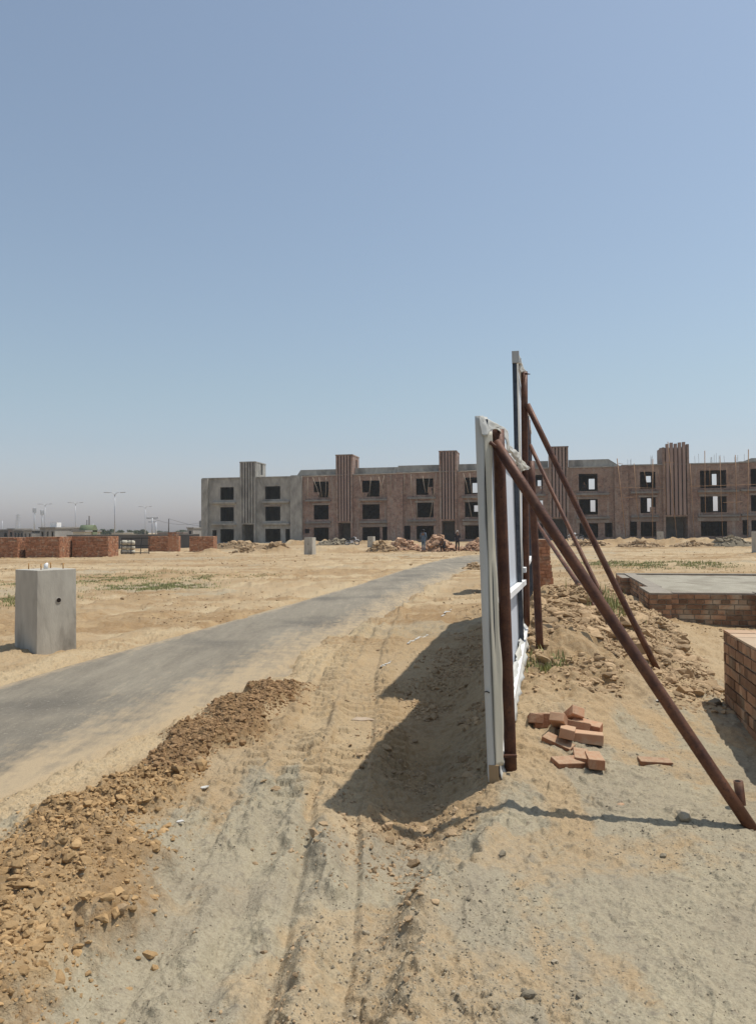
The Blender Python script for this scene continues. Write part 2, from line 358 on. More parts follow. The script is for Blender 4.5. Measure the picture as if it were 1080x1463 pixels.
def road_mat():
    m, t, b = nt('dusty asphalt'); v = coords(t)
    a = t.nodes.new('ShaderNodeAttribute'); a.attribute_name = 'mask'; sp = t.nodes.new('ShaderNodeSeparateColor'); t.links.new(a.outputs['Color'], sp.inputs[0])
    mp = t.nodes.new('ShaderNodeMapping'); mp.inputs['Rotation'].default_value = (0, 0, rad(11)); mp.inputs['Scale'].default_value = (1, .14, 1)
    t.links.new(v, mp.inputs[0])
    st = noise(t, 2.4, 7, .62, mp.outputs[0]); n2 = noise(t, 5, 6, .65, v); n3 = noise(t, 120, 3, .6, v)
    col = mixc(t, maprange(t, st, .35, .65), (.26, .225, .168), (.36, .315, .235))
    col = mixc(t, maprange(t, noise(t, .5, 4, .5, v), .5, .68), col, (.185, .165, .13))
    dust = math2(t, 'ADD', sp.outputs[0], math2(t, 'MULTIPLY', math2(t, 'SUBTRACT', st, .5), 1.3))
    dust = math2(t, 'ADD', dust, math2(t, 'MULTIPLY', math2(t, 'SUBTRACT', n2, .5), 1.1))
    mp2 = t.nodes.new('ShaderNodeMapping'); mp2.inputs['Rotation'].default_value = (0, 0, rad(11)); mp2.inputs['Scale'].default_value = (1, .2, 1); t.links.new(v, mp2.inputs[0])
    st2 = noise(t, 17, 6, .7, mp2.outputs[0]); dust = math2(t, 'ADD', dust, math2(t, 'MULTIPLY', math2(t, 'SUBTRACT', st2, .5), .8))
    col = mixc(t, maprange(t, st2, .35, .65), mixc(t, .22, col, (.06, .055, .045)), col)
    col = mixc(t, maprange(t, noise(t, 28, 5, .7, v), .58, .66), col, (.36, .32, .25))
    col = mixc(t, maprange(t, dust, .25, .85), col, (.50, .385, .24))
    col = mixc(t, maprange(t, n3, .3, .75), mixc(t, .25, col, (.08, .07, .06)), col)
    t.links.new(col, b.inputs['Base Color']); b.inputs['Roughness'].default_value = .9
    bump(t, b, math2(t, 'ADD', n3, st2), .9, .01); return m
def clod_mat(name, c1, c2, var=.3):
    return simple(name, c1, c2, 9, .95, .5, .01, rnd=var)
M = {}
M['ground'] = ground_mat(); M['road'] = road_mat()
M['clod_brown'] = clod_mat('brown soil clods', (.43, .285, .14), (.34, .215, .10))
M['clod_deep'] = clod_mat('dark brown soil clods', (.34, .215, .11), (.26, .16, .08))
M['clod_tan'] = clod_mat('tan soil clods', (.44, .315, .185), (.34, .235, .135))
M['clod_gray'] = clod_mat('grey pebbles', (.36, .305, .215), (.28, .235, .165), .4)
M['rubble'] = clod_mat('brick rubble', (.42, .23, .14), (.44, .31, .20), .35)
M['concrete'] = simple('raw concrete', (.50, .47, .40), (.40, .37, .315), 5, .85, .5, .008, c3=(.24, .22, .185), stretch=(1, 1, .35))
M['concrete_far'] = simple('grey cement render', (.42, .40, .35), (.28, .265, .235), 1.5, .9, .4, .03, c3=(.19, .18, .16), stretch=(1, 1, .5))
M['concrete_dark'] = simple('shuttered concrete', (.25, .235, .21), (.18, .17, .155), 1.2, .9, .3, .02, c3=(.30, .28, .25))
def facade_brick(name, c1, c2, c3):
    m, t, b = nt(name); v = coords(t)
    mp = t.nodes.new('ShaderNodeMapping'); mp.inputs['Rotation'].default_value = (rad(90), 0, 0); t.links.new(v, mp.inputs[0])
    bt = N(t, 'ShaderNodeTexBrick', Scale=1.0); bt.inputs['Brick Width'].default_value = .36; bt.inputs['Row Height'].default_value = .16
    bt.inputs['Mortar Size'].default_value = .02; bt.inputs['Color1'].default_value = (*c1, 1); bt.inputs['Color2'].default_value = (*c2, 1); bt.inputs['Mortar'].default_value = (.27, .23, .19, 1)
    t.links.new(mp.outputs[0], bt.inputs['Vector'])
    n = noise(t, .8, 7, .75, v); col = mixc(t, maprange(t, n, .44, .62), bt.outputs[0], c3)
    col = mixc(t, maprange(t, noise(t, 1.9, 6, .75, v), .46, .60), col, mixc(t, .45, col, (.09, .06, .05)))
    col = mixc(t, maprange(t, noise(t, 3.5, 4, .6, v), .55, .68), col, (.30, .25, .205))
    col = mixc(t, maprange(t, noise(t, .28, 4, .6, v), .50, .62, 0, .3), col, (.42, .33, .26))
    col = mixc(t, maprange(t, noise(t, .45, 5, .7, v, 1.0), .54, .64, 0, .6), col, (.17, .11, .085))
    mp3 = t.nodes.new('ShaderNodeMapping'); mp3.inputs['Scale'].default_value = (1, 1, .16); t.links.new(v, mp3.inputs[0])
    col = mixc(t, maprange(t, noise(t, 1.3, 6, .7, mp3.outputs[0]), .54, .66, 0, .6), col, (.40, .36, .31))
    col = mixc(t, maprange(t, noise(t, 6, 3, .7, v), .60, .66, 0, .75), col, (.10, .065, .055))
    t.links.new(col, b.inputs['Base Color']); b.inputs['Roughness'].default_value = .92
    bump(t, b, bt.outputs[1], .4, -.03); return m
M['brick_wall'] = facade_brick('rough brickwork', (.40, .215, .155), (.27, .15, .115), (.38, .28, .22))
M['brick_brown'] = facade_brick('brown brickwork', (.36, .205, .145), (.24, .14, .105), (.35, .25, .19))
M['brick'] = simple('fired clay brick', (.44, .205, .11), (.34, .155, .085), 14, .9, .6, .008, c3=(.46, .31, .21), rnd=.38, dust=.6)
M['brick_stock'] = simple('brown stock brick', (.36, .215, .13), (.25, .14, .085), 11, .9, .7, .01, c3=(.37, .29, .205), rnd=.5)
M['slab'] = simple('pale cement slab', (.47, .37, .27), (.40, .31, .215), 20, .9, .4, .005)
M['mortar'] = simple('cement mortar', (.33, .29, .235), (.25, .22, .175), 9, .95, .6, .01)
M['brick_top'] = simple('salmon brick top', (.48, .285, .175), (.42, .23, .135), 6, .9, .4, .005, c3=(.47, .37, .265), rnd=.14, dust=.5)
M['sandfill'] = simple('grey sand fill', (.40, .365, .285), (.31, .28, .215), 3.2, .95, .9, .03, c3=(.26, .23, .175))
def rust():
    m, t, b = nt('rusted steel'); v = coords(t)
    n1 = noise(t, 7, 7, .7, v); n2 = noise(t, 60, 4, .6, v)
    col = mixc(t, maprange(t, n1, .38, .62), (.075, .032, .021), (.155, .066, .034)); col = mixc(t, maprange(t, n2, .52, .7), col, (.07, .032, .022))
    col = mixc(t, maprange(t, noise(t, 3, 5, .6, v), .58, .7), col, (.19, .10, .058))
    t.links.new(col, b.inputs['Base Color']); b.inputs['Roughness'].default_value = .55; b.inputs['Metallic'].default_value = .25; b.inputs['Specular IOR Level'].default_value = .4
    bump(t, b, math2(t, 'ADD', n2, n1), .5, .004); return m
M['rust'] = rust()
M['dark'] = simple('painted hollow shade', (.02, .014, .011), (.03, .02, .015), 20, .9, 0)  # near-black colour painted in for the shade inside open tubes and holes
M['cloth'] = simple('white flex sheet', (.58, .575, .53), (.50, .49, .45), 5, .6, .3, .006, c3=(.47, .44, .36), stretch=(1, 1, .25))
M['cloth_cream'] = simple('creamy loose sheet', (.62, .58, .47), (.52, .48, .38), 6, .6, .3, .006, stretch=(1, 1, .2))
M['cloth_back'] = simple('bluish back of flex sheet', (.62, .655, .70), (.55, .59, .64), 2, .6, .1, .003)
M['frame_dark'] = simple('dark blue grey steel', (.055, .062, .075), (.09, .10, .115), 20, .5, .1, .002, metal=.4)
M['wood'] = simple('weathered timber', (.42, .30, .17), (.33, .23, .13), 12, .8, .3, .003, stretch=(1, 1, .1))
M['bamboo'] = simple('bamboo pole', (.40, .25, .145), (.30, .18, .105), 2, .8, 0)
M['bamboo_pale'] = simple('pale timber prop', (.46, .38, .29), (.37, .30, .225), 2, .8, 0)
M['black'] = simple('black paint', (.03, .03, .032), (.045, .045, .045), 8, .5, 0)
M['chrome'] = simple('pale metal', (.72, .72, .74), (.62, .62, .64), 8, .3, 0, metal=.6)
M['white'] = simple('white paint', (.8, .8, .79), (.72, .72, .70), 3, .6, 0)
M['galv'] = simple('galvanised steel', (.50, .51, .52), (.44, .45, .46), 3, .5, 0, metal=.3)
M['farwall'] = simple('far pale render', (.31, .295, .265), (.25, .235, .215), .3, .9, 0, c3=(.19, .18, .165))
M['farbrown'] = simple('far brown brick', (.26, .20, .165), (.21, .165, .14), .4, .9, 0)
M['fardark'] = simple('far dark wall', (.10, .095, .09), (.14, .13, .12), .3, .9, 0)
M['cream'] = simple('cream render', (.56, .52, .41), (.5, .46, .37), .4, .9, 0)
M['greenroof'] = simple('faded green awning', (.17, .20, .115), (.14, .17, .10), .6, .9, 0)
M['leaf'] = simple('dusty leaves', (.085, .105, .05), (.06, .08, .04), 1.2, .8, 0, rnd=.4)
M['bark'] = simple('bark', (.14, .11, .08), (.10, .08, .06), 3, .9, .3, .02)
M['grass'] = simple('dry green grass', (.27, .30, .11), (.36, .34, .17), 3, .8, 0, rnd=.4)
M['skin'] = simple('brown skin', (.20, .11, .07), (.18, .10, .065), 8, .6, 0)
M['bluecloth'] = simple('blue grey cloth', (.12, .16, .21), (.09, .13, .18), 8, .9, 0)
M['darkcloth'] = simple('dark cloth', (.025, .024, .028), (.04, .035, .04), 8, .9, 0)
M['hair'] = simple('black hair', (.012, .011, .01), (.02, .018, .016), 20, .6, 0)
M['water'] = simple('white plastic bag', (.62, .60, .55), (.5, .47, .40), 30, .5, .2, .01)

# ------------------------------------------------------------------ ground sheet
def axis_rows():
    yn = 1.15; k = 1.0/1180
    inv = np.concatenate([np.arange(1/yn, 1/4.3, -k), np.arange(1/4.3, 1/13.0, -1/2500), np.arange(1/13.0, 1/160.0, -k)])
    ys = 1/inv
    # finer steps far away where banks stand
    ys = np.concatenate([np.linspace(-.9, yn, 14)[:-1], ys])
    ys = ys[ys < 26]; out = list(ys)
    while out[-1] < 130: out.append(out[-1]+max(.55*(out[-1]/26)**1.1*.6, .3))
    while out[-1] < 7000: out.append(out[-1]*1.12)
    return np.array(out)
ys = axis_rows()
tc = np.concatenate([-.56-np.geomspace(7, .02, 34), np.linspace(-.56, .56, 1060), .56+np.geomspace(.02, 7, 34)])
Yg, Tg = np.meshgrid(ys, tc, indexing='ij')
Xg = Tg*(Yg+1.0)
zg, g_, b_, p_, d_ = ground_z(Xg, Yg, True)
nr, nc = Xg.shape
ii = np.arange(nr*nc).reshape(nr, nc)
faces = np.stack([ii[:-1, :-1], ii[:-1, 1:], ii[1:, 1:], ii[1:, :-1]], -1).reshape(-1, 4)
col = np.stack([g_, b_, p_, d_], -1).reshape(-1, 4)
ground = np_mesh('ground', np.stack([Xg, Yg, zg], -1).reshape(-1, 3), faces, M['ground'], smooth=True, attrs={'mask': ('POINT', 'FLOAT_COLOR', col)})
tag(ground, kind='structure')
del Xg, Yg, zg, g_, b_, p_, faces, col

# road sheet
ry = np.concatenate([np.arange(-.9, 16, .12), np.arange(16, ROAD_END+.5, .3)])
rw = np.linspace(-.06, 1.06, 60)
Yr, Wr = np.meshgrid(ry, rw, indexing='ij'); xl, xr = road_edges(Yr); Xr = xl+(xr-xl)*Wr
zr = (fbm(Xr, Yr, .5, 3, 201)-.5)*.03+.015*np.sin(np.clip(Wr, 0, 1)*math.pi)
zr = np.where((Wr < 0) | (Wr > 1), zr-.05, zr)
dm = np.maximum(ss(Wr, .5, 1.0)*.75*(1-.3*ss(Yr, 6, 20)), .6*(1-ss(Wr, 0, .13)))+.14*(fbm(Xr, Yr*.3, .8, 3, 207))
dm = np.maximum(dm, .5*ss(Yr, 40, 50))
nr, nc = Xr.shape; ii = np.arange(nr*nc).reshape(nr, nc)
fr = np.stack([ii[:-1, :-1], ii[:-1, 1:], ii[1:, 1:], ii[1:, :-1]], -1).reshape(-1, 4)
road = np_mesh('road', np.stack([Xr, Yr, zr], -1).reshape(-1, 3), fr, M['road'], smooth=True,
               attrs={'mask': ('POINT', 'FLOAT_COLOR', np.stack([dm, dm, dm, np.ones_like(dm)], -1).reshape(-1, 4))})
tag(road, kind='structure')

# ------------------------------------------------------------------ clods
def ico(sub):
    bm = bmesh.new(); bmesh.ops.create_icosphere(bm, subdivisions=sub, radius=1)
    v = np.array([q.co[:] for q in bm.verts]); f = np.array([[q.index for q in p.verts] for p in bm.faces]); bm.free(); return v, f
ICO = {1: ico(1), 2: ico(2)}
def clods(name, pts, sizes, mat, seed=1, sub=1, sink=.35, flat=.72, big=None):
    if big and (sizes > big).any():
        m_ = sizes > big; a_ = clods(name, pts[~m_], sizes[~m_], mat, seed, 1, sink, flat); b_ = clods(name, pts[m_], sizes[m_], mat, seed+500, 2, sink+.08, flat)
        ma, mb_ = a_.data, b_.data; na = len(ma.vertices)
        Va = np.empty(na*3, np.float32); ma.vertices.foreach_get('co', Va); Vb = np.empty(len(mb_.vertices)*3, np.float32); mb_.vertices.foreach_get('co', Vb)
        Fa = np.empty(len(ma.polygons)*3, np.int32); ma.polygons.foreach_get('vertices', Fa); Fb = np.empty(len(mb_.polygons)*3, np.int32); mb_.polygons.foreach_get('vertices', Fb)
        Ra = np.empty(len(ma.polygons), np.float32); ma.attributes['rnd'].data.foreach_get('value', Ra); Rb = np.empty(len(mb_.polygons), np.float32); mb_.attributes['rnd'].data.foreach_get('value', Rb)
        D.objects.remove(a_); D.objects.remove(b_)
        o_ = np_mesh(name, np.concatenate([Va, Vb]).reshape(-1, 3), np.concatenate([Fa, Fb+na]).reshape(-1, 3), mat, attrs={'rnd': ('FACE', 'FLOAT', np.concatenate([Ra, Rb]))})
        return o_
    rg = np.random.default_rng(seed); n = len(pts); v, f = ICO[sub]; nv = len(v)
    Kv = 24; var = []
    for k in range(Kv):
        if sub == 1:
            r = rg.uniform(.55, 1.3, nv)
        else:
            d = rg.normal(size=(12, 3)); d /= np.linalg.norm(d, axis=1)[:, None]; r = np.ones(nv)*1.3
            for q in d: r = np.minimum(r, rg.uniform(.5, .9)/np.maximum(v @ q, .05))
            r = r*rg.uniform(.92, 1.08, nv)
        var.append(v*r[:, None])
    var = np.array(var)
    q = rg.normal(size=(n, 4)); q /= np.linalg.norm(q, axis=1)[:, None]; w, x, y, z = q.T
    R = np.stack([1-2*(y*y+z*z), 2*(x*y-z*w), 2*(x*z+y*w), 2*(x*y+z*w), 1-2*(x*x+z*z), 2*(y*z-x*w), 2*(x*z-y*w), 2*(y*z+x*w), 1-2*(x*x+y*y)], -1).reshape(n, 3, 3)
    sc = sizes[:, None]*rg.uniform(.6, 1.35, (n, 3))
    L = var[rg.integers(0, Kv, n)]*sc[:, None, :]
    L = np.einsum('nij,nkj->nki', R, L); L[:, :, 2] *= flat
    pts = pts.copy(); pts[:, 2] += sizes*(.5-sink)
    V = (L+pts[:, None, :]).reshape(-1, 3); Fc = (f[None]+(np.arange(n)*nv)[:, None, None]).reshape(-1, 3)
    return np_mesh(name, V, Fc, mat, attrs={'rnd': ('FACE', 'FLOAT', np.repeat(rg.uniform(0, 1, n), len(f)))})
def lay(x, y): return np.stack([x, y, ground_z(x, y)], -1)
rg = np.random.default_rng(5)
def roadfree(x, y):
    a, b = road_edges(y); return (x < a-.1) | (x > b-.05) | (y > ROAD_END)
# brown ridge
def along(pl, n, spread, lo=0, hi=1):
    p = np.array(pl); seg = np.linalg.norm(np.diff(p, axis=0), axis=1); c = np.concatenate([[0], np.cumsum(seg)])
    t = rg.uniform(lo, hi, n)*c[-1]; x = np.interp(t, c, p[:, 0]); y = np.interp(t, c, p[:, 1])
    return x+rg.normal(size=n)*spread, y+rg.normal(size=n)*spread, t/c[-1]
x, y, t = along(RIDGE, 60000, .25)
d, _, rr, _ = pdist(x, y, RIDGE); wr = np.interp(rr, [0, .25, .4, .49, .56, .64, .8, .93, 1], [.62, .56, .38, .12, .18, .36, .38, .24, .08])
k = (d+(fbm(x, y, 2.1, 4, 61)-.5)*.62 < wr*rg.uniform(.5, 1.3, len(x))) & ((fbm(x, y, 4, 3, 66) > .40) | (rg.uniform(size=len(x)) < .45)) & (y > 1.3); x, y, rr = x[k], y[k], rr[k]
sz = np.clip(rg.lognormal(-5.45, .78, len(x)), .0025, .028)*np.interp(rr, [0, .3, .6, 1], [1.2, 1.0, 1.05, 1.2])
k = rr < .52
o = clods('soil_clods', lay(x[k], y[k]), sz[k], M['clod_brown'], 11, 1, flat=.7, sink=.45, big=.009); tag(o, 'loose yellow brown soil clods heaped at the lower left beside the road', 'soil', kind='stuff')
o = clods('soil_clods', lay(x[~k], y[~k]), sz[~k], M['clod_deep'], 16, 1, flat=.7, sink=.5, big=.015); tag(o, 'darker brown soil heaped along the road edge up to the tyre track', 'soil', kind='stuff')
# tan clods of the heap behind the hoarding
n = 32000; x = np.concatenate([rg.normal(2.45, .75, n//2), rg.normal(3.2, .75, n//2)]); y = np.concatenate([rg.normal(9.0, 1.4, n//2), rg.normal(12.2, 1.8, n//2)])
keep = (x > .245*y-.35) & (x < 1.5+.24*y+.2*fbm(x, y, 1, 2, 3)) & (y > 6.5) & (fbm(x, y, 1.3, 3, 33) > .36); x, y = x[keep], y[keep]
sz = np.clip(rg.lognormal(-4.25, .74, len(x)), .007, .13)
o = clods('soil_clods', lay(x, y), sz, M['clod_tan'], 12, 1, flat=.62, sink=.5, big=.03); tag(o, 'tan soil clods covering the heap between hoarding and brick plinth', 'soil', kind='stuff')
# trough crumbs
x, y, t = along(TROUGH, 17000, .34); keep = (y < 12) & (y > 1.6) & (x < .25*y-.53) & ((y > 4.0) | (fbm(x, y, 5, 4, 41) > .5)) & (fbm(x, y, 2.2, 3, 35) > .46); x, y = x[keep], y[keep]
sz = np.clip(rg.lognormal(-5.2, .68, len(x)), .003, .045)*np.interp(y, [2, 3.6, 4.2, 8], [.6, .7, 1.0, 1.5])
o = clods('soil_crumbs', lay(x, y), sz, M['clod_tan'], 13, 1, big=.012); tag(o, 'crumbled soil lying in the trough beside the hoarding', 'soil', kind='stuff')
# pebbles everywhere near
n = 52000; y = 1/rg.uniform(1/14, 1/1.9, n); x = rg.uniform(-.56, .6, n)*(y+.6)
keep = roadfree(x, y) & ((fbm(x, y, 1.5, 3, 37) > .52) | (rg.uniform(size=n) < .18)); x, y = x[keep], y[keep]
sz = np.clip(rg.lognormal(-5.95, .55, len(x)), .0015, .02)
o = clods('pebbles', lay(x, y), sz, M['clod_gray'], 14); tag(o, 'small grey pebbles and crumbs strewn over the sandy foreground', 'pebbles', kind='stuff')
# field crumbs further out
n = 20000; y = 1/rg.uniform(1/70, 1/8, n); x = rg.uniform(-.6, .6, n)*(y+.6); keep = roadfree(x, y) & (fbm(x, y, .3, 3, 39) > .5); x, y = x[keep], y[keep]
sz = np.clip(rg.lognormal(-4.3, .5, len(x)), .006, .06)*np.interp(y, [9, 60], [.7, 2.0])
o = clods('soil_crumbs', lay(x, y), sz, M['clod_tan'], 15); tag(o, 'scattered lumps of dry soil over the open field', 'soil', kind='stuff')
# single stones
def stone(px, py, r, lab, mat='clod_gray', seed=0, flat=.8, name='stone'):
    p = onground(px, py)
    o = clods(name, np.array([[0, 0, 0.]]), np.array([r]), M[mat], 300+seed, 2, .3, flat); o.location = p
    tag(o, lab, 'stone'); return o
for i, a in enumerate([(172, 1306, .035, 'flat tan stone right of the brown soil ridge at lower left', 'clod_tan'),
    (753, 1424, .026, 'dark grey stone on the sand at bottom right of the picture', 'clod_gray'),
    (286, 1098, .075, 'large rounded soil lump at the right foot of the brown ridge', 'clod_brown'),
    (258, 1105, .06, 'large soil lump just left of the biggest lump on the brown ridge', 'clod_brown'),
    (345, 998, .06, 'dark lump on top of the upper end of the brown ridge', 'clod_brown'),
    (978, 1172, .055, 'grey stone wedged against the foot of the long rusty brace', 'clod_gray'),
    (887, 1150, .024, 'small yellow stone lying left of the iron stake', 'brick_top'),
    (845, 905, .11, 'broad tan soil boulder on the heap behind the hoarding', 'clod_tan'),
    (812, 882, .10, 'flat soil slab below the thin brace on the heap', 'clod_tan'),
    (1020, 1008, .07, 'dark clod in the shade at the foot of the right brick block', 'clod_gray'),
    (590, 1237, .04, 'tan lump in the rut below the hoarding shadow', 'clod_tan'),
    (950, 893, .09, 'upright reddish stone by the plinth corner', 'rubble')]):
    stone(a[0], a[1], a[2], a[3], a[4], i)

# ------------------------------------------------------------------ brickwork
def bricks(mb, L, Wd, Hh, bl=.235, bh=.075, joint=.012, jit=.004, z0=0, x0=0, y0=0, mi=0, core=1, taper=0, top=None, skip=0):
    """block of laid bricks on [x0,x0+L]x[y0,y0+Wd]x[z0,z0+Hh]; bricks stand proud of a core"""
    nco = max(1, int(round(Hh/(bh+joint)))); ch = Hh/nco; bw = .11
    mb.box(x0+.012, x0+L-.012, y0+.012, y0+Wd-.012, z0+.002, z0+Hh-(.004 if top is None else .012), core, .5)
    for c in range(nco):
        za = z0+c*ch+joint*.5; zb = z0+(c+1)*ch-joint*.5; head = c % 2
        for face in range(4):
            ln = L if face < 2 else Wd; b = (bl if not head else bl*.5+.0)+joint; off = 0 if head else b*.5*0
            p = -b*.5*(c % 4 // 2) ; 
            while p < ln-.01:
                a = max(p, 0)+joint*.4; e = min(p+b, ln)-joint*.4; p += b
                if e-a < .03 or random.random() < skip: continue
                j = random.uniform(0, jit); th = .05
                if face == 0: mb.box(x0+a, x0+e, y0-j, y0+th, za, zb, mi)
                elif face == 1: mb.box(x0+a, x0+e, y0+Wd-th, y0+Wd+j, za, zb, mi)
                elif face == 2 and Wd > .12: mb.box(x0-j, x0+th-.002, y0+max(a, .052), y0+min(e, Wd-.052), za+.001, zb-.001, mi) if min(e, Wd-.052)-max(a, .052) > .02 else None
                elif face == 3 and Wd > .12: mb.box(x0+L-th+.002, x0+L+j, y0+max(a, .052), y0+min(e, Wd-.052), za+.001, zb-.001, mi) if min(e, Wd-.052)-max(a, .052) > .02 else None
    return mb
GRID = -rad(12.5)     # the plots run along this heading

# dry stacks of bricks on the left
def stack(px0, pxr, pxs, pyb, pyt, lab, deep=1.2):
    """px0..pxr front face, pxs right end of the side face"""
    a = P(px0, pyb, .0); b = P(pxr, pyb, .0); z = gz(a.x+.5, a.y+.3); a = P(px0, pyb, z); b = P(pxr, pyb-.3, z)
    h = A3(px0, pyt, a.y).z-z; L = (b-a).length
    o = MB(); bricks(o, L, deep, h-.0, jit=.02, joint=.02, bl=.24, bh=.09, core=0)
    ob = o.build('brick_stack', [M['brick']]); ob.location = (a.x, a.y, z-.03); ob.rotation_euler = (0, 0, math.atan2(b.y-a.y, b.x-a.x)); tag(ob, lab, 'brick stack', 'stacks of red bricks across the left field'); return ob
stack(-22, 26, 37, 797.5, 767.5, 'red brick stack cut off by the left edge of the picture', 2.4)
stack(37, 86, 103, 797, 766.5, 'red brick stack directly behind the concrete footing block', 2.6)
stack(103.5, 155, 169, 795.5, 766, 'wide dark red brick stack third from the left', 2.0)
stack(212, 250.5, 257, 788, 765.5, 'red brick stack with a few bricks heaped behind its right end', 2.2)
stack(271, 305, 313, 788.5, 765.8, 'red brick stack nearest to the grey concrete house', 2.4)
b1 = MB(); a = A3(241, 765, 66)
for i in range(34):
    b1.obox((random.uniform(0, .8), random.uniform(0, .5), .045+.09*random.randint(0, 3)), (.24, .11, .08), Matrix.Rotation(random.uniform(-.4, .4), 3, 'Z'))
b1.box(-.05, .9, 0, .5, -1.3, .03)
o = b1.build('brick_heap', [M['brick']]); o.location = (a.x, 66, 1.32); tag(o, 'loose bricks heaped above and behind the fourth brick stack', 'brick heap')

# tall stack behind the hoarding
st = MB(); L = 1.62
pb = P(786, 843, .12); a = Vector((pb.x-L, pb.y, .0))
z0 = gz(a.x+1.4, a.y)-.05
bricks(st, L, .9, 1.32, jit=.02, joint=.016, skip=.01, core=0, z0=0)
bricks(st, L-.32, .7, .62, jit=.03, joint=.016, z0=1.322, y0=.1, core=0)
for k in range(4): st.box(L+.001-.02*k, L+.10-.02*k, .06, .8, .002+.17*k, .165+.17*k, 0)
o = st.build('brick_stack', [M['brick']]); o.location = (a.x, a.y, z0); o.rotation_euler = (0, 0, -.03)
tag(o, 'tall stepped red brick stack seen past the hoarding posts', 'brick stack')

# right brick block
c = onground(1034, 1006); c.z = gz(c.x, c.y)
top = A3(1033, 902, c.y).z
rb = MB(); hh = top-c.z+.06
bricks(rb, 1.5, 2.6, hh, joint=.014, jit=.010, core=1, mi=0, top=1)
for i in range(11):                                            # brick-on-edge top course
    for j in range(7):
        x0, x1 = j*.2145+.002, (j+1)*.2145-.004
        rb.box(x0, x1, i*.2364+.003, (i+1)*.2364-.006, hh-.004, hh+.012+random.uniform(0, .005), 2)
o = rb.build('brick_block', [M['brick_stock'], M['mortar'], M['brick_top']]); d = Vector((math.sin(-GRID), math.cos(GRID), 0)); r_ = Vector((d.y, -d.x, 0))
o.location = c-d*2.6; o.location.z = c.z-.06; o.rotation_euler = (0, 0, GRID)
tag(o, 'waist high brick block with salmon brick top at the right edge', 'brick block')

# plinth with grey sand fill
pa = P(927, 849, .55)
pl = MB(); z0 = -.05; ht = .55-z0
pc = Vector((pa.x, pa.y, z0))
def pblock(x0, x1, y0, y1, h=ht): bricks(pl, x1-x0, y1-y0, h, joint=.016, jit=.008, x0=x0, y0=y0, core=1)
pblock(0, .36, 0, 1.5); pblock(.36, 1.72, .13, .36); pblock(1.72, 2.3, -.06, .5); pblock(2.3, 6.6, .13, .36); pblock(6.6, 7.1, -.06, .5)
pblock(.16, .39, 1.5, 5.9); pblock(.16, 7.1, 5.9, 6.13); pblock(6.87, 7.1, .5, 5.9); pblock(-.02, .2, 4.6, 6.13)
for x0, x1, y0, y1 in ((-.01, .38, -.01, 1.5), (.38, 1.71, .12, .38), (1.71, 2.31, -.07, .51), (2.31, 6.59, .12, .38), (6.59, 7.11, -.07, .51), (.15, .41, 1.5, 5.89), (-.03, 7.11, 5.89, 6.14), (6.86, 7.11, .51, 5.89)):
    pl.box(x0+.02, x1-.02 if x1 > 1 else x1, y0+.02, y1-.001, ht-.002, ht+.022, 2)
po = pl.build('wall', [M['brick_stock'], M['mortar'], M['mortar']])
pt = empty('brick_plinth', pc, GRID); po.parent = pt
gx, gy = np.meshgrid(np.linspace(.4, 6.87, 90), np.linspace(.36, 5.9, 90), indexing='ij')
gzv = ht-.012+(fbm(gx, gy, 1.1, 4, 7)-.5)*.05; ii = np.arange(8100).reshape(90, 90)
np_mesh('sand_fill', np.stack([gx, gy, gzv], -1).reshape(-1, 3), np.stack([ii[:-1, :-1], ii[1:, :-1], ii[1:, 1:], ii[:-1, 1:]], -1).reshape(-1, 4), M['sandfill'], pt, True)
tag(pt, 'low brick plinth filled with grey sand beyond the rusty braces', 'brick plinth')

# loose bricks by the hoarding
def brick(px, py, rz, rx, ry, lab, lift=0.0, kind='brick', sc=1):
    p = onground(px, py); b = MB(); b.obox((0, 0, 0), (.215*sc, .105, .072), jit=.005)
    if kind == 'b' and random.random() < .5: b.obox((0, 0, .0385), (.11*sc, .05, .0024), rnd=.2)
    o = b.build('brick', [M['brick_top' if kind == 'b' else 'brick']], bevel=.006); o.location = p+Vector((0, 0, .012+lift*.7)); o.rotation_euler = (rx, ry, rz)
    tag(o, lab, 'brick', 'loose bricks tipped beside the hoarding'); return o
for a in [(764, 1033, 1.45, .1, .35, 'leftmost brick of the pile, tilted up close to the hoarding', .02),
          (782, 1036, .05, 1.4, 0, 'brick lying on its side at the back left of the pile', .01),
          (799, 1043, 1.15, .0, .5, 'brick leaning up across the middle of the pile', .07),
          (797, 1066, -.6, .2, .3, 'low brick at the front left of the pile', .0),
          (810, 1058, 1.3, .2, .1, 'square ended brick on top in the centre of the pile', .07),
          (822, 1046, -.5, 1.2, .1, 'dark brick in the hollow right of the leaning brick', .02),
          (838, 1041, -.55, .15, .1, 'flat brick at the back right of the pile', .01),
          (840, 1062, -.25, 0, .05, 'brick with a hollow frog at the right of the pile', .05),
          (830, 1084, 1.35, 0, -.05, 'front centre brick showing its frog', .02),
          (849, 1091, 1.45, .05, .0, 'front right brick nearest to the camera', .015),
          (810, 1090, .4, .3, .1, 'grey dusty brick fragment under the pile', -.03),
          (817, 1030, 1.9, .4, .6, 'dusty upright brick at the rear of the pile', .03)]:
    brick(*a[:6], lift=a[6], kind='b' if a[6] > .045 else 'a')
o = brick(935, 1088, -.1, .05, .05, 'single half buried brick lying right of the pile', lift=-.05); o['group'] = ''; del o['group']
o = brick(566, 1028, 0, 0, 0, 'x', lift=-.1); D.objects.remove(o)
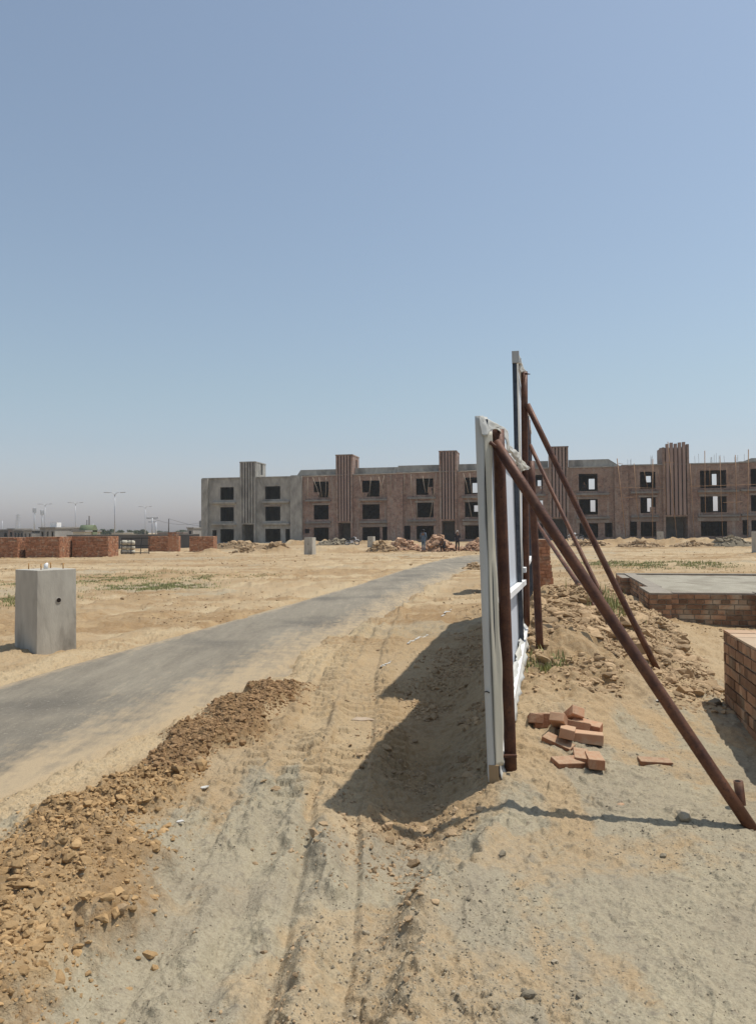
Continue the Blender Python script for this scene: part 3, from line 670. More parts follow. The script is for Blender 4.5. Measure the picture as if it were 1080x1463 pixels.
# flat slab left in the tyre track
b = MB(); b.prism([(-.14, -.04), (-.05, -.07), (.02, -.05), (.12, -.06), (.14, -.01), (.09, .05), (-.03, .04), (-.08, .06)], -.01, .012); o = b.build('cement_slab', M['slab'], bevel=.003); p = onground(523, 1028); o.location = p+Vector((0, 0, .0)); o.rotation_euler = (.03, .03, .1); tag(o, 'flat pale broken slab lying on the tyre track', 'slab')
# torn white scraps
for i, (px, py, s, lab) in enumerate([(941, 1003, .05, 'white paper scrap right of the soil heap'), (292, 1128, .04, 'white cement splash at the foot of the brown ridge'), (258, 1178, .03, 'small white scrap on the grey sand below the brown ridge')]):
    p = onground(px, py); b = MB(); n = 7
    poly = [(s*1*math.cos(q*2*math.pi/n)*random.uniform(.6, 1.1), s*.5*math.sin(q*2*math.pi/n)*random.uniform(.6, 1.1)) for q in range(n)]
    b.prism(poly, 0, .006); o = b.build('plastic_scrap', M['water']); o.location = p+Vector((0, 0, .012)); o.rotation_euler = (.03, .02, random.uniform(0, 1)); tag(o, lab, 'scrap')
for a_, b_, w_, lab in (((545, 955), (559, 945), .03, 'short white chalk line nearest to the hoarding shadow tip'), ((584, 919), (612, 904), .035, 'broken white chalk line in the middle of three'), ((632, 880), (645, 870), .04, 'farthest white chalk line beside the hoarding shadow')):
    A, B = onground(*a_), onground(*b_); b = MB(); n = 12
    for k in range(n):
        p = A.lerp(B, k/n); q = A.lerp(B, (k+.9)/n); o_ = Vector((random.uniform(-w_, w_)*.5, 0, 0)); dd = (q-p); p.z = gz(p.x, p.y)+.006; b.obox(p-A+o_*.3, (dd.length*1.35, w_*random.uniform(.35, 1), .006), Matrix.Rotation(math.atan2(dd.y, dd.x), 3, 'Z'))
    o = b.build('chalk_line', M['water']); o.location = A; tag(o, lab, 'chalk line', 'chalk marks beside the hoarding shadow')
# plank on the heap
b = MB(); b.obox((0, 0, 0), (.9, .09, .03)); o = b.build('plank', M['wood']); p = onground(775, 853); o.location = p+Vector((0, 0, .05)); o.rotation_euler = (0, .05, -.1); tag(o, 'short pale plank on the soil at the foot of the tall brick stack', 'plank')

# ------------------------------------------------------------------ hoardings
def grid_obj(name, pts, mats, parent, thick=.003):
    nr, nc = len(pts), len(pts[0]); V = np.array([p for r in pts for p in r]); ii = np.arange(nr*nc).reshape(nr, nc)
    o = np_mesh(name, V, np.stack([ii[:-1, :-1], ii[:-1, 1:], ii[1:, 1:], ii[1:, :-1]], -1).reshape(-1, 4), mats, parent, True)
    m = o.modifiers.new('solid', 'SOLIDIFY'); m.thickness = thick; m.offset = 0
    return o
def hoarding(near, far, zt, lean, lab, edge=.042, grp=None, zb=None):
    """near/far: base points of the outer face; zt: top height; lean: sideways offset at the top (towards the road)"""
    n2 = Vector(near[:2]); f2 = Vector(far[:2]); u = (f2-n2).normalized(); v = Vector((u.y, -u.x)); L = (f2-n2).length
    zb0 = gz(*near[:2])+.0; zb1 = gz(*far[:2])-.0
    t = empty('hoarding', (near[0], near[1], zb0), 0); tag(t, lab, 'hoarding', grp)
    org = Vector((near[0], near[1], zb0))
    def pt(s, c, z):      # s along, c across (towards the posts), z absolute
        k = (z-zb0)/(zt-zb0)
        q = n2+u*s+v*(c-lean*k); return Vector((q.x, q.y, z))-org
    rn = random.Random(3)
    # cross-section of the sheet: along the outer face, round the near edge, folded back inside
    ns = 26; sec = [(L*(1-i/ns)**1.0, 0.0) for i in range(ns+1)]+[(-.006, edge*.33), (-.008, edge*.66), (-.004, edge), (.03, edge+.012), (.07, edge+.018), (.115, edge+.012)]
    nz = 60; rows = []
    for j in range(nz+1):
        row = []
        for i, (s, c) in enumerate(sec):
            zlo = zb0+(zb1-zb0)*s/L+.02; z = zlo+(zt-zlo)*j/nz
            w = (vn(np.array([s*1.5+i*.05]), np.array([z*.9]), 5)[0]-.5)*.02
            if i > ns-0: w = (vn(np.array([i*1.3]), np.array([z*2.2]), 8)[0]-.5)*.03+(vn(np.array([i*2.3]), np.array([z*7]), 12)[0]-.5)*.008
            row.append(pt(s, c+w, z))
        rows.append(row)
    sh = grid_obj('sheet', rows, [M['cloth'], M['cloth_back']], t)
    nf = len(sec)-1
    mi = np.zeros(nf*nz, dtype=np.int32); sh.data.polygons.foreach_set('material_index', mi)
    sh.modifiers[0].material_offset = 0
    return t, pt, sh, u, v, L, zb0, zb1, org
hN = onground(697, 1117); hN.z = 0
hF = Vector((1.50, 8.02, 0))
t, pt, sh, u, v, L, zb0, zb1, org = hoarding(hN, hF, A3(684, 594, hN.y).z, .055, 'near white sheet hoarding with its wrapped edge and folded top', grp='white hoardings on rusty posts')
zt = A3(684, 594, hN.y).z
def member(name, pt, s, c, z0, z1, w, dth, mat, par, bev=0):
    b = MB(); q = [pt(s, c, z0), pt(s+w, c, z0), pt(s+w, c+dth, z0), pt(s, c+dth, z0), pt(s, c, z1), pt(s+w, c, z1), pt(s+w, c+dth, z1), pt(s, c+dth, z1)]
    b.quad8(q); return b.build(name, mat, par)
def rail(name, pt, s0, s1, c, z, hgt, dth, mat, par, z1=None):
    z1 = z if z1 is None else z1
    b = MB(); q = [pt(s0, c, z), pt(s1, c, z1), pt(s1, c+dth, z1), pt(s0, c+dth, z), pt(s0, c, z+hgt), pt(s1, c, z1+hgt), pt(s1, c+dth, z1+hgt), pt(s0, c+dth, z+hgt)]
    b.quad8(q); return b.build(name, mat, par)
# inner skin of the sheet, bluish, seen between the members
rail('backing', pt, .1, L-.01, .012, zb0+.10, zt-zb0-.14, .012, M['cloth_back'], t, zb1+.10) if False else None
bk = MB(); bk.quad8([pt(.12, .018, zb0+.06), pt(L-.02, .018, zb1+.05), pt(L-.02, .024, zb1+.05), pt(.12, .024, zb0+.06), pt(.12, .018, zt-.03), pt(L-.02, .018, zt-.03), pt(L-.02, .024, zt-.03), pt(.12, .024, zt-.03)])
bk.build('backing', M['cloth_back'], t)
for s in (.02, .75, L-.55): member('upright', pt, s, .03, zb0+.05 if s < 1 else zb1, zt-.02, .05, .045, M['frame_dark'], t)
rail('rail', pt, .08, L-.02, .035, 1.12, .05, .055, M['white'], t, 1.08)
rail('rail', pt, .08, L-.02, .035, zt-.09, .05, .045, M['white'], t)
rail('rail', pt, .12, L-.02, .04, zb0+.10, .05, .05, M['white'], t, zb1+.06)
member('edge_batten', pt, -.014, .01, zb0-.02, zb0+.13, .012, .06, M['wood'], t)
# hem of the sheet bunched along the foot
hem = []
for j in range(7):
    row = []
    for i in range(41):
        s = .02+(L-.04)*i/40; z = zb0+(zb1-zb0)*s/L
        a = j/6; row.append(pt(s, .045+.06*a+.012*math.sin(i*1.1+j)+.01*math.sin(i*2.7), z+.17-.15*a+.015*math.sin(i*.9+a*4)))
    hem.append(row)
grid_obj('hem', hem, [M['cloth']], t)
fold = []
for j in range(81):
    z = zb0+.12+(zt-zb0-.22)*j/80; row = []
    for i in range(9):
        a = i/8; wv = (vn(np.array([a*2.2+3]), np.array([z*1.7]), 31)[0]-.5)*.05+(vn(np.array([a*4]), np.array([z*5]), 33)[0]-.5)*.018
        row.append(pt(-.004+.05*a+.012*(vn(np.array([7.]), np.array([z*1.3]), 35)[0]-.5), .052+wv*.45*(.3+a)+.045*a, z))
    fold.append(row)
grid_obj('loose_fold', fold, [M['cloth_cream']], t)
for z_ in (.62,):
    b = MB(); b.tube([pt(-.012, .0, z_), pt(-.022, .015, z_+.006), pt(-.014, .03, z_-.004)], .004, 6); b.build('wire_tie', M['black'], t)
# folded top and torn tail
def cat(p, k):
    n = len(p)-1; i = min(int(k), n-1); f = k-i; P0 = p[max(i-1, 0)]; P1 = p[i]; P2 = p[i+1]; P3 = p[min(i+2, n)]
    return .5*((2*P1)+(-P0+P2)*f+(2*P0-5*P1+4*P2-P3)*f*f+(-P0+3*P1-3*P2+P3)*f**3)
def patch(name, rows, parent, org, mat, nu=30, nv=10, wr=.004):
    R = [[A3(*q)-org for q in r] for r in rows]; out = []
    for j in range(nv+1):
        k = j/nv*(len(R)-1); row = []
        for i in range(nu+1):
            q = i/nu*(len(R[0])-1); c = [cat(r, q) for r in R]; p = cat(c, k)
            p = p+Vector((1, -.3, .4))*wr*(vn(np.array([i*.55]), np.array([j*.7]), 9)[0]-.5)*2
            row.append(p)
        out.append(row)
    return grid_obj(name, out, [mat], parent)
y0 = hN.y
patch('top_fold', [[(683.5, 594, y0-.01), (695, 598, y0+.03), (708, 605, y0+.10), (722, 612, y0+.20), (725.5, 620, y0+.25), (727, 640, y0+.28)],
                   [(685, 603, y0-.02), (695, 607, y0+.01), (704, 610, y0+.06), (714, 612, y0+.13), (724, 625, y0+.20), (726, 643, y0+.23)],
                   [(689, 622, y0-.02), (696, 622, y0-.01), (700, 616, y0+.03), (710, 613.5, y0+.09), (722, 628, y0+.16), (725, 645, y0+.2)]], t, org, M['cloth'])
patch('torn_flap', [[(727, 637, y0+.30), (736, 643, y0+.45), (742, 650, y0+.6), (749, 661, y0+.75), (756.5, 669, y0+.85)],
                    [(726.5, 641, y0+.26), (733, 648, y0+.36), (739, 655, y0+.5), (745, 664, y0+.65), (754, 671, y0+.8)],
                    [(726, 646, y0+.28), (731, 650, y0+.4), (737, 658, y0+.52), (742, 670, y0+.6), (745, 672, y0+.65)]], t, org, M['cloth'], wr=.007)
def pipe(name, a, b, r, parent, org, bend=0.0, mat='rust', n=16):
    mb = MB(); a = Vector(a)-org; b = Vector(b)-org; pts = []
    for i in range(9):
        k = i/8; p = a.lerp(b, k); p.z -= bend*math.sin(math.pi*k); pts.append(p)
    mb.tube(pts, r, n); d = (b-a).normalized()
    mb.tube([a-d*.0015, a-d*.001], r*.82, n, mi=1); mb.tube([b+d*.001, b+d*.0015], r*.82, n, mi=1)  # flat dark discs over the closed ends paint the shade of a hollow pipe
    return mb.build(name, [M[mat], M['dark']], parent)
p1b = onground(730, 1098); p1t = A3(711.5, 614, p1b.y+.02)
pipe('post', p1b-Vector((0, 0, .1)), p1t, .04, t, org)
# brace of the near hoarding
bA0 = A3(707, 632, p1b.y-.09); bA1 = onground(1072, 1182)
dA = (bA1-bA0).normalized()
pipe('brace', bA0, bA1+dA*.06, .035, t, org, .012)
b = MB(); b.obox(A3(720, 1080, p1b.y-.06)-org, (.16, .03, .015)); b.build('bracket', M['rust'], t)
b = MB(); b.tube([A3(700, 632, p1b.y-.14)-org, A3(716, 645, p1b.y-.10)-org], .012, 8); b.build('bracket', M['rust'], t)
p1f = Vector((1.60, 7.55, 0)); p1f.z = gz(1.6, 7.55)
pipe('post', p1f-Vector((0, 0, .1)), (p1f.x-.07, p1f.y, zt-.05), .038, t, org)

# tall hoarding further on
tN = Vector((A3(740, 800, 7.98).x+.005, 7.98, 0)); tF = Vector((A3(757.5, 800, 14.0).x, 14.0, 0)); ztt = A3(739, 504, 7.98).z
t2, pt2, sh2, u2, v2, L2, zc0, zc1, org2 = hoarding(tN, tF, ztt, .03, 'taller far hoarding rising behind the near one', edge=.028, grp='white hoardings on rusty posts')
member('edge_upright', pt2, -.035, -.012, zc0, ztt-.12, .03, .045, M['frame_dark'], t2)
member('edge_cap', pt2, -.045, -.015, ztt-.115, ztt+.01, .05, .075, M['cloth'], t2)
bk = MB(); bk.quad8([pt2(.12, .018, zc0+.06), pt2(L2-.02, .018, zc1+.05), pt2(L2-.02, .024, zc1+.05), pt2(.12, .024, zc0+.06), pt2(.12, .018, ztt-.03), pt2(L2-.02, .018, ztt-.03), pt2(L2-.02, .024, ztt-.03), pt2(.12, .024, ztt-.03)])
bk.build('backing', M['cloth_back'], t2)
for s in (1.9, 3.9, 5.6): member('upright', pt2, s, .03, zc1, ztt-.02, .05, .045, M['frame_dark'], t2)
for z in (1.2, 2.3, ztt-.1): rail('rail', pt2, .05, L2-.02, .035, z, .05, .045, M['white'], t2)
patch('top_fold', [[(741.5, 508, 8.08), (745, 518, 8.14), (749, 527, 8.2), (752, 531, 8.25)], [(742, 516, 8.08), (744.5, 524, 8.12), (746.5, 529, 8.16), (748, 531, 8.2)], [(742.5, 530, 8.08), (743.5, 531, 8.1), (744.5, 532, 8.12), (745.5, 532, 8.15)]], t2, org2, M['cloth'])
posts = []
for (px, Y, ptop, r, pb_) in ((748.5, 8.3, 531, .037, 752), (754, 11.9, 600, .037, 753.5), (757, 14.2, 640, .037, 757)):
    top = A3(px, ptop, Y); bx = A3(pb_, 900, Y).x; g = gz(bx, Y)
    pipe('post', (bx, Y, g-.1), top, r, t2, org2); posts.append(top)
b = MB(); b.tube([A3(750, 534, 8.25)-org2, A3(757, 534.5, 8.2)-org2], [.012, .004], 6); b.build('spike', M['rust'], t2)
def brace(px, py, Y, qx, qy, r, **k):
    a = A3(px, py, Y); e = onground(qx, qy); d = (e-a).normalized(); pipe('brace', a, e+d*.08, r, t2, org2, .015); return e
brace(753, 578, 8.25, 938, 955, .032)
brace(757, 636, 11.8, 868, 868, .031)
brace(757, 733, 14.1, 850, 868, .032)
# iron stake at the brace foot
sp_ = onground(1062, 1150); tp = A3(1054, 1116, sp_.y); b = MB(); b.tube([sp_-Vector((0, 0, .15)), tp], .027, 10); b.tube([tp+Vector((0, 0, .0005)), tp+Vector((0, 0, .001))], .02, 10, mi=1)  # dark disc on the stake top paints the shade of an open tube
o = b.build('iron_stake', [M['rust'], M['dark']]); tag(o, 'short rusty iron stake behind the foot of the long brace', 'stake')

# ------------------------------------------------------------------ concrete footing blocks
def footing(base, w, h, rz, lab, hole=True, rods=True, w2=None, grp='concrete lamp footings'):
    t = empty('concrete_footing', base, rz); tag(t, lab, 'footing', grp); w2 = w2 or w
    bm = bmesh.new(); bmesh.ops.create_cube(bm, size=1); bmesh.ops.subdivide_edges(bm, edges=bm.edges, cuts=9, use_grid_fill=True)
    for q in bm.verts:
        q.co.x *= w; q.co.y *= w2; q.co.z = (q.co.z+.5)*(h+.12)-.12
        k = 1+.015*(1-q.co.z/h); q.co.x *= k; q.co.y *= k
        e = abs(abs(q.co.x)-w/2) < .02 and abs(abs(q.co.y)-w2/2) < .02
        if e: q.co.x *= 1-random.uniform(0, .02); q.co.y *= 1-random.uniform(0, .02)
    me = D.meshes.new('block'); bm.to_mesh(me); bm.free(); me.materials.append(M['concrete']); o = D.objects.new('block', me); COL.objects.link(o); o.parent = t
    m = o.modifiers.new('b', 'BEVEL'); m.width = .008; m.segments = 2; m.limit_method = 'ANGLE'
    if hole:
        b = MB(); b.tube([(.02, -w2/2-.006, h*.62), (.02, -w2/2-.0085, h*.62)], .036, 20, mi=0); ob = b.build('painted_conduit_hole', [M['dark']], t)  # no real opening: a flat disc coloured like the shade in a conduit
        b = MB(); pts = [(.02+.038*math.cos(q*math.pi/8), -w2/2-.006, h*.62+.038*math.sin(q*math.pi/8)) for q in range(17)]
        b.tube(pts, .005, 6, caps=False); b.build('conduit_rim', M['concrete'], t)
    if rods:
        for sx in (-1, 1):
            for sy in (-1, 1):
                b = MB(); b.tube([(sx*w*.28, sy*w2*.28, h-.01), (sx*w*.28, sy*w2*.28, h+.085)], .008, 8)
                b.build('anchor_bolt', M['boltrust'], t)
        b = MB(); b.tube([(0, 0, h-.01), (0, 0, h+.06), (.03, .02, h+.075)], [.03, .03, .018], 10); b.build('cable_conduit', M['white'], t)
    return t
M['boltrust'] = simple('orange rusty bolt', (.45, .25, .08), (.35, .17, .06), 30, .7, 0)
cA = onground(53, 935); cR = onground(111, 926); z = gz(cA.x, cA.y)
d1 = Vector((.60, .80, 0)); d2 = Vector((-.80, .60, 0)); wd = .60
ctr = Vector((cA.x, cA.y, z))+d1*wd/2+d2*wd/2
footing(ctr, wd, A3(53, 815, cA.y).z-z, math.atan2(d1.y, d1.x), 'large grey concrete footing with anchor bolts at the left beside the road')
def far_foot(px0, px1, pyb, pyt, Y, lab, rz=-.35):
    a = A3((px0+px1)/2, pyb, Y); w = (px1-px0)/F*Y/1.27; z = gz(a.x, Y); h = A3(px0, pyt, Y).z-z
    footing((a.x, Y, z), w, h, rz, lab, hole=True, rods=False)
far_foot(435, 451, 792, 768, 55, 'concrete footing in front of the leftmost brick house')
far_foot(525, 536, 781, 766.5, 76, 'small far concrete footing by the motorcycle')
far_foot(937, 948.5, 776, 759.5, 76, 'far concrete footing under the scaffolded tower')
far_foot(1073, 1088, 788, 759.5, 52, 'concrete footing cut by the right edge of the picture')

# ------------------------------------------------------------------ the terrace of unfinished houses
TH = rad(-11.5); Q0 = Vector((-26.9, 116.0, 0)); QX = Vector((math.cos(TH), math.sin(TH), 0)); QY = Vector((-QX.y, QX.x, 0))
def q_of(px, off=0.0):
    d = ray(px, 715); a = Q0+QY*off
    det = -QX.x*d.y+d.x*QX.y
    return (( -a.x)*(-d.y)-(-a.y)*(-d.x))/(QX.x*(-d.y)-QX.y*(-d.x))
def z_at(px, py, off=0.0):
    q = q_of(px, off); p = Q0+QX*q+QY*off; d = ray(px, py); k = math.hypot(p.x, p.y)/math.hypot(d.x, d.y); return H+d.z*k
DEP = 11.0
def wall_open(mb, x0, x1, z0, z1, y0, y1, holes, mi=0):
    """a wall slab with rectangular openings (x0,x1,z0,z1)"""
    xs = sorted({x0, x1, *[h[0] for h in holes], *[h[1] for h in holes]}); zs = sorted({z0, z1, *[h[2] for h in holes], *[h[3] for h in holes]})
    xs = [x for x in xs if x0 <= x <= x1]; zs = [z for z in zs if z0 <= z <= z1]
    for i in range(len(xs)-1):
        j = 0
        while j < len(zs)-1:
            cx = (xs[i]+xs[i+1])/2
            def solid(j): cz = (zs[j]+zs[j+1])/2; return not any(h[0] < cx < h[1] and h[2] < cz < h[3] for h in holes)
            if not solid(j): j += 1; continue
            k = j
            while k < len(zs)-1 and solid(k): k += 1
            mb.box(xs[i], xs[i+1], y0, y1, zs[j], zs[k], mi, .5); j = k
def house(q0, q1, base, pil, wins, smalls, tower, mat, lab, back=(), parapet=None, ragged=False, ttop=12.85, tall=(), side=None, props=None, arch=None):
    t = empty('unfinished_house', Q0+QX*q0+Vector((0, 0, base)), TH); tag(t, lab, 'unfinished house', 'terrace of unfinished three storey houses')
    W_ = q1-q0; X = lambda q: q-q0; B = M[mat]; C = M['concrete_far']
    holes = []
    for (a, b) in wins:
        for k, (za, zb) in enumerate(((.25, 2.25), (3.45, 5.6), (6.72, 9.1 if mat != 'concrete_far' else 8.65))): holes.append((X(a), X(b), za, zb))
    for (a, b, za, zb) in smalls: holes.append((X(a), X(b), za, zb))
    ta, tb = X(tower[0]), X(tower[1])
    f = MB(); wall_open(f, 0, ta, -.6, 9.95, 0, .25, holes); wall_open(f, tb, W_, -.6, 9.95, 0, .25, holes)
    f.build('front_wall', [B], t)
    # recessed bays are framed by ledges, lintels and a proud pilaster
    for (a, b) in pil:
        p = MB(); p.box(X(a), X(b), -.45, -.002, -.6, 10.0); p.build('pilaster', [C if mat == 'concrete_far' or a == 14.2 else B], t)
    for (a, b) in wins:
        l0, l1 = (X(a)-1.25, X(b)+.35) if (a+b)/2 < (tower[0]+tower[1])/2 else (X(a)-.35, X(b)+1.5)
        for z in (3.0, 6.28):
            p = MB(); p.box(l0, l1, -.42, -.003, z-.14, z+.10, rnd=.5); p.build('ledge', M['concrete_dark'] if mat != 'concrete_far' else M['concrete_far'], t)
        if mat != 'concrete_far':
            p = MB(); p.box(l0, l1, -.10, -.003, 2.3, 2.75, rnd=.5); p.build('lintel', M['lint'], t)
        p = MB(); p.box(X(a)-.2, X(b)+.2, -.06, -.003, 5.62, 5.86); p.build('lintel', M['lint'], t)
    s = MB()
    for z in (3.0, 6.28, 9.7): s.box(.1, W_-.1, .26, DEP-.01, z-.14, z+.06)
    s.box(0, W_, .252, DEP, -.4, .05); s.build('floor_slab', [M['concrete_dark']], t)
    bh = []
    for (a, b, ya, yb) in back:
        xa, xb = X(q_of(a, DEP)), X(q_of(b, DEP)); bh.append((xa, xb, z_at((a+b)/2, yb, DEP)-base, z_at((a+b)/2, ya, DEP)-base))
    bw = MB(); wall_open(bw, 0, W_, -.6, 9.95, DEP+.002, DEP+.25, bh); bw.build('rear_wall', [B], t)
    for xa_, xb_ in ((0, .24), (W_-.24, W_-.001)):
        pw = MB(); pw.box(xa_, xb_, .252, DEP, -.6, 9.94); pw.build('party_wall', [C if mat == 'concrete_far' else B], t)
    for (a, b) in wins:
        if back: continue
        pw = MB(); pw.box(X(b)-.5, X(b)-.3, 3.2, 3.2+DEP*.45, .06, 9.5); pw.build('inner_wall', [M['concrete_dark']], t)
    rr_ = random.Random(int(q0*10))
    for (a, b) in wins:
        if rr_.random() < .6:
            k = rr_.choice((0, 1, 2)); z_ = (.25, 3.45, 6.72)[k]; m_ = MB(); w_ = (b-a)*rr_.uniform(.25, .5); x_ = X(a) if rr_.random() < .5 else X(b)-w_
            for c_ in range(rr_.randint(3, 7)): m_.box(x_+.002, x_+w_-rr_.uniform(.005, .35), .03, .2, z_+c_*.16+.001, z_+c_*.16+.159)
            m_.build('sill_bricks', [B], t)
    rf = MB(); rf.box(-.0, W_, -.12, DEP, 9.96, 10.12, rnd=.5); rf.build('roof_slab', [M['concrete_far']], t)
    if parapet:
        for (a, b, h, sl, sr) in parapet:
            p = MB(); A_, B_ = X(a), X(b); z0, z1 = 10.122, 10.12+h
            p.quad8([(A_, 1.0, z0), (B_, 1.0, z0), (B_, 1.3, z0), (A_, 1.3, z0), (A_+sl, 1.0, z1), (B_-sr, 1.0, z1), (B_-sr, 1.3, z1), (A_+sl, 1.3, z1)]); p.build('parapet', [M['concrete_far']], t)
    # stair tower with vertical fins
    tw = MB(); wd = tb-ta; e = .30
    tw.box(ta, ta+e, -.30, 4.2, -.6 if ragged else 0-.6, ttop-(.35 if ragged else 0)); tw.box(tb-e, tb, -.30, 1.6, -.6, ttop)
    sideh = [] if side is None else [(1.7, 3.0, 10.9, 12.3)]
    tw.box(tb-e, tb, 1.6, 2.0, -.6, ttop); tw.box(tb-e, tb, 2.9, 4.2, -.6, ttop); tw.box(tb-e, tb, 2.0, 2.9, -.6, 10.6); tw.box(tb-e, tb, 2.0, 2.9, 12.4, ttop)
    tw.box(ta+e, tb-e, .55, .8, 3.2, ttop-.5); tw.box(ta+e, tb-e, 3.95, 4.2, 3.2, ttop-.002)
    if not ragged: tw.box(ta-.05, tb+.05, -.36, 4.26, ttop+.002, ttop+.16)
    tw.box(ta+e, tb-e, -.28, .5, 2.95, 3.15)
    tw.build('stair_tower', [B], t)
    nf = 4 if not ragged else 5; gap = .16; fw = (wd-2*e-gap*(nf+1))/nf
    for i in range(nf):
        xa = ta+e+gap+i*(fw+gap); fm = MB(); fm.box(xa, xa+fw, -.34, .18, 3.152, (ttop-.002 if not ragged else ttop+random.choice((.1, .3, .25)))); fm.build('fin', [M['fin'] if mat != 'concrete_far' else C], t)
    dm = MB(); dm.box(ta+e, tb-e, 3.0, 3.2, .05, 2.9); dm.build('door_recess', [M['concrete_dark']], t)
    return t
M['lint'] = simple('smeared cement band', (.28, .235, .20), (.22, .175, .15), 1.5, .9, .2, .01, c3=(.32, .29, .25))
M['fin'] = simple('weathered brick fin', (.37, .27, .22), (.28, .20, .17), 1.2, .9, .2, .01, stretch=(1, 1, .25))
house(0, 14.2, -.12, [(0, 1.05)], [(2.9, 5.1), (10.1, 12.5)], [(1.6, 2.3, 1.1, 2.1), (13.3, 14.0, .3, 2.2)], (6.2, 8.7), 'concrete_far', 'leftmost unfinished house in plain grey concrete', ttop=12.3)
house(14.2, 30.3, .0, [(14.2, 16.0), (28.9, 30.3)], [(17.7, 20.0), (25.1, 27.7)], [(16.3, 17.0, 1.4, 2.1), (28.1, 28.8, .3, 2.3)], (21.2, 23.7), 'brick_wall', 'brick house adjoining the grey concrete one, props in its top windows',
      parapet=[(14.8, 21.1, .85, .6, 0), (23.8, 30.3, .95, 0, 0)])
house(30.3, 45.4, .14, [(30.3, 31.2), (43.9, 45.4)], [(33.1, 35.6), (40.1, 42.7)], [(31.3, 32.2, .3, 2.3), (43.1, 43.8, .3, 2.3)], (36.5, 39.0), 'brick_wall', 'brick house in the middle, directly left of the hoarding',
      back=[(675, 682, 690, 704), (677, 684, 722, 731)], parapet=[(30.3, 36.4, 1.0, 0, 0), (39.1, 45.4, 1.0, 0, 0)])
house(45.4, 61.6, .30, [(45.4, 46.2), (60.6, 61.6)], [(48.6, 51.0), (55.9, 58.4)], [(46.6, 47.4, .3, 2.3), (59.3, 60.3, .3, 2.3)], (51.9, 54.5), 'brick_brown', 'brick house seen behind the rusty braces',
      back=[(757, 760, 686, 694), (768, 773, 686, 700), (770, 776, 715, 723), (841, 849.5, 684, 699), (843, 850, 714.6, 731)], parapet=[(45.4, 51.8, 1.0, 0, 0), (54.6, 61.6, 1.05, 0, 1.6)])
house(61.6, 76.6, .42, [(61.6, 62.4)], [(64.0, 66.0), (71.7, 75.0)], [(62.6, 63.5, .3, 2.4)], (66.9, 70.3), 'brick_brown', 'scaffolded brick house with ragged fin tower',
      back=[(923, 930, 680, 689), (924, 930, 712, 731), (1017, 1024, 677, 693), (1018, 1025, 709, 730)], ragged=True, ttop=12.7)
house(76.6, 90, .5, [], [(78.0, 81.0), (87, 89.5)], [(76.9, 77.6, .3, 2.4)], (82.4, 85.2), 'brick_brown', 'last brick house, cut by the right edge of the picture', parapet=[(77.2, 82.3, .5, 1.2, 0)])
# tiles of rubble behind, bamboo props and scaffold poles
def whereis(px, py):
    names = [(418, 'grey concrete house'), (568, 'brick house next to the grey one'), (700, 'brick house left of the hoarding'), (880, 'house behind the rusty braces'), (1022, 'scaffolded house'), (1200, 'last house at the right edge')]
    return next(n for lim, n in names if px < lim), ('top' if py < 705 else 'middle')
PC = {}
def ordn(key):
    PC[key] = PC.get(key, 0)+1; return ('first', 'second', 'third', 'fourth', 'fifth', 'sixth', 'seventh', 'eighth', 'ninth', 'tenth')[PC[key]-1]
def pole(px0, py0, px1, py1, off, r, mat, lab, grp):
    h_, f_ = whereis((px0+px1)/2, (py0+py1)/2); k_ = ordn((grp, h_, f_ if grp.startswith('timber props') else ''))
    lean = 'upright' if abs(px1-px0) < 3 else ('leaning right' if px0 > px1 else 'leaning left')
    if grp.startswith('timber props'): lab = '%s %s prop, %s floor, %s' % (k_, lean, f_, h_)
    elif grp.startswith('scaffold poles'): lab = '%s %s scaffold pole, %s' % (k_, lean, h_)
    elif grp.startswith('scaffold cross'): lab = '%s level bamboo cross pole, %s' % (k_, h_)
    else: lab = ('timber runner under the roof of the %s' if px0 < 650 else 'short timber runner meeting the hoarding edge, %s') % h_
    q0, q1 = q_of(px0, off), q_of(px1, off)
    a = Q0+QX*q0+QY*off; a.z = z_at(px0, py0, off); b = Q0+QX*q1+QY*off; b.z = z_at(px1, py1, off)
    mb = MB(); mid = a.lerp(b, .5)+Vector((random.uniform(-.05, .05), 0, 0)); org = a.copy(); r *= .72; mb.tube([Vector((0, 0, 0)), mid-org, b-org], [r, r*.9, r*.8], 6)
    o = mb.build('scaffold_pole' if grp.startswith('sc') else 'prop', mat); o.location = org; tag(o, lab, 'pole', grp)
for i, (a, b, c, d, h) in enumerate([(440, 682, 440, 711, 'B left'), (447, 682, 457, 710, 'B'), (456, 682, 460, 710, 'B'), (466, 682, 465, 710, 'B'), (474, 680, 469, 710, 'B'),
    (513.5, 680, 519, 708, 'B'), (530, 682, 527.5, 709, 'B'), (541, 681, 548, 706, 'B'), (549, 679, 542, 707, 'B'), (558, 677, 558, 708, 'B'),
    (578, 677, 577, 706, 'C'), (587, 677, 588, 707, 'C'), (604, 680, 608, 704, 'C'), (614, 680, 611, 704, 'C'), (623.5, 675, 619, 710, 'C'), (586, 712, 590, 740, 'C'), (595, 710, 596, 741, 'C'), (618, 712, 614, 739, 'C'), (662, 676, 669, 704, 'C'), (671, 676, 674, 705, 'C'), (668, 712, 673, 738, 'C')]):
    pole(a, b, c, d, -.5, .055, M['bamboo_pale'], 'thin pale timber prop standing before a window opening of the brick houses', 'timber props on the house fronts')
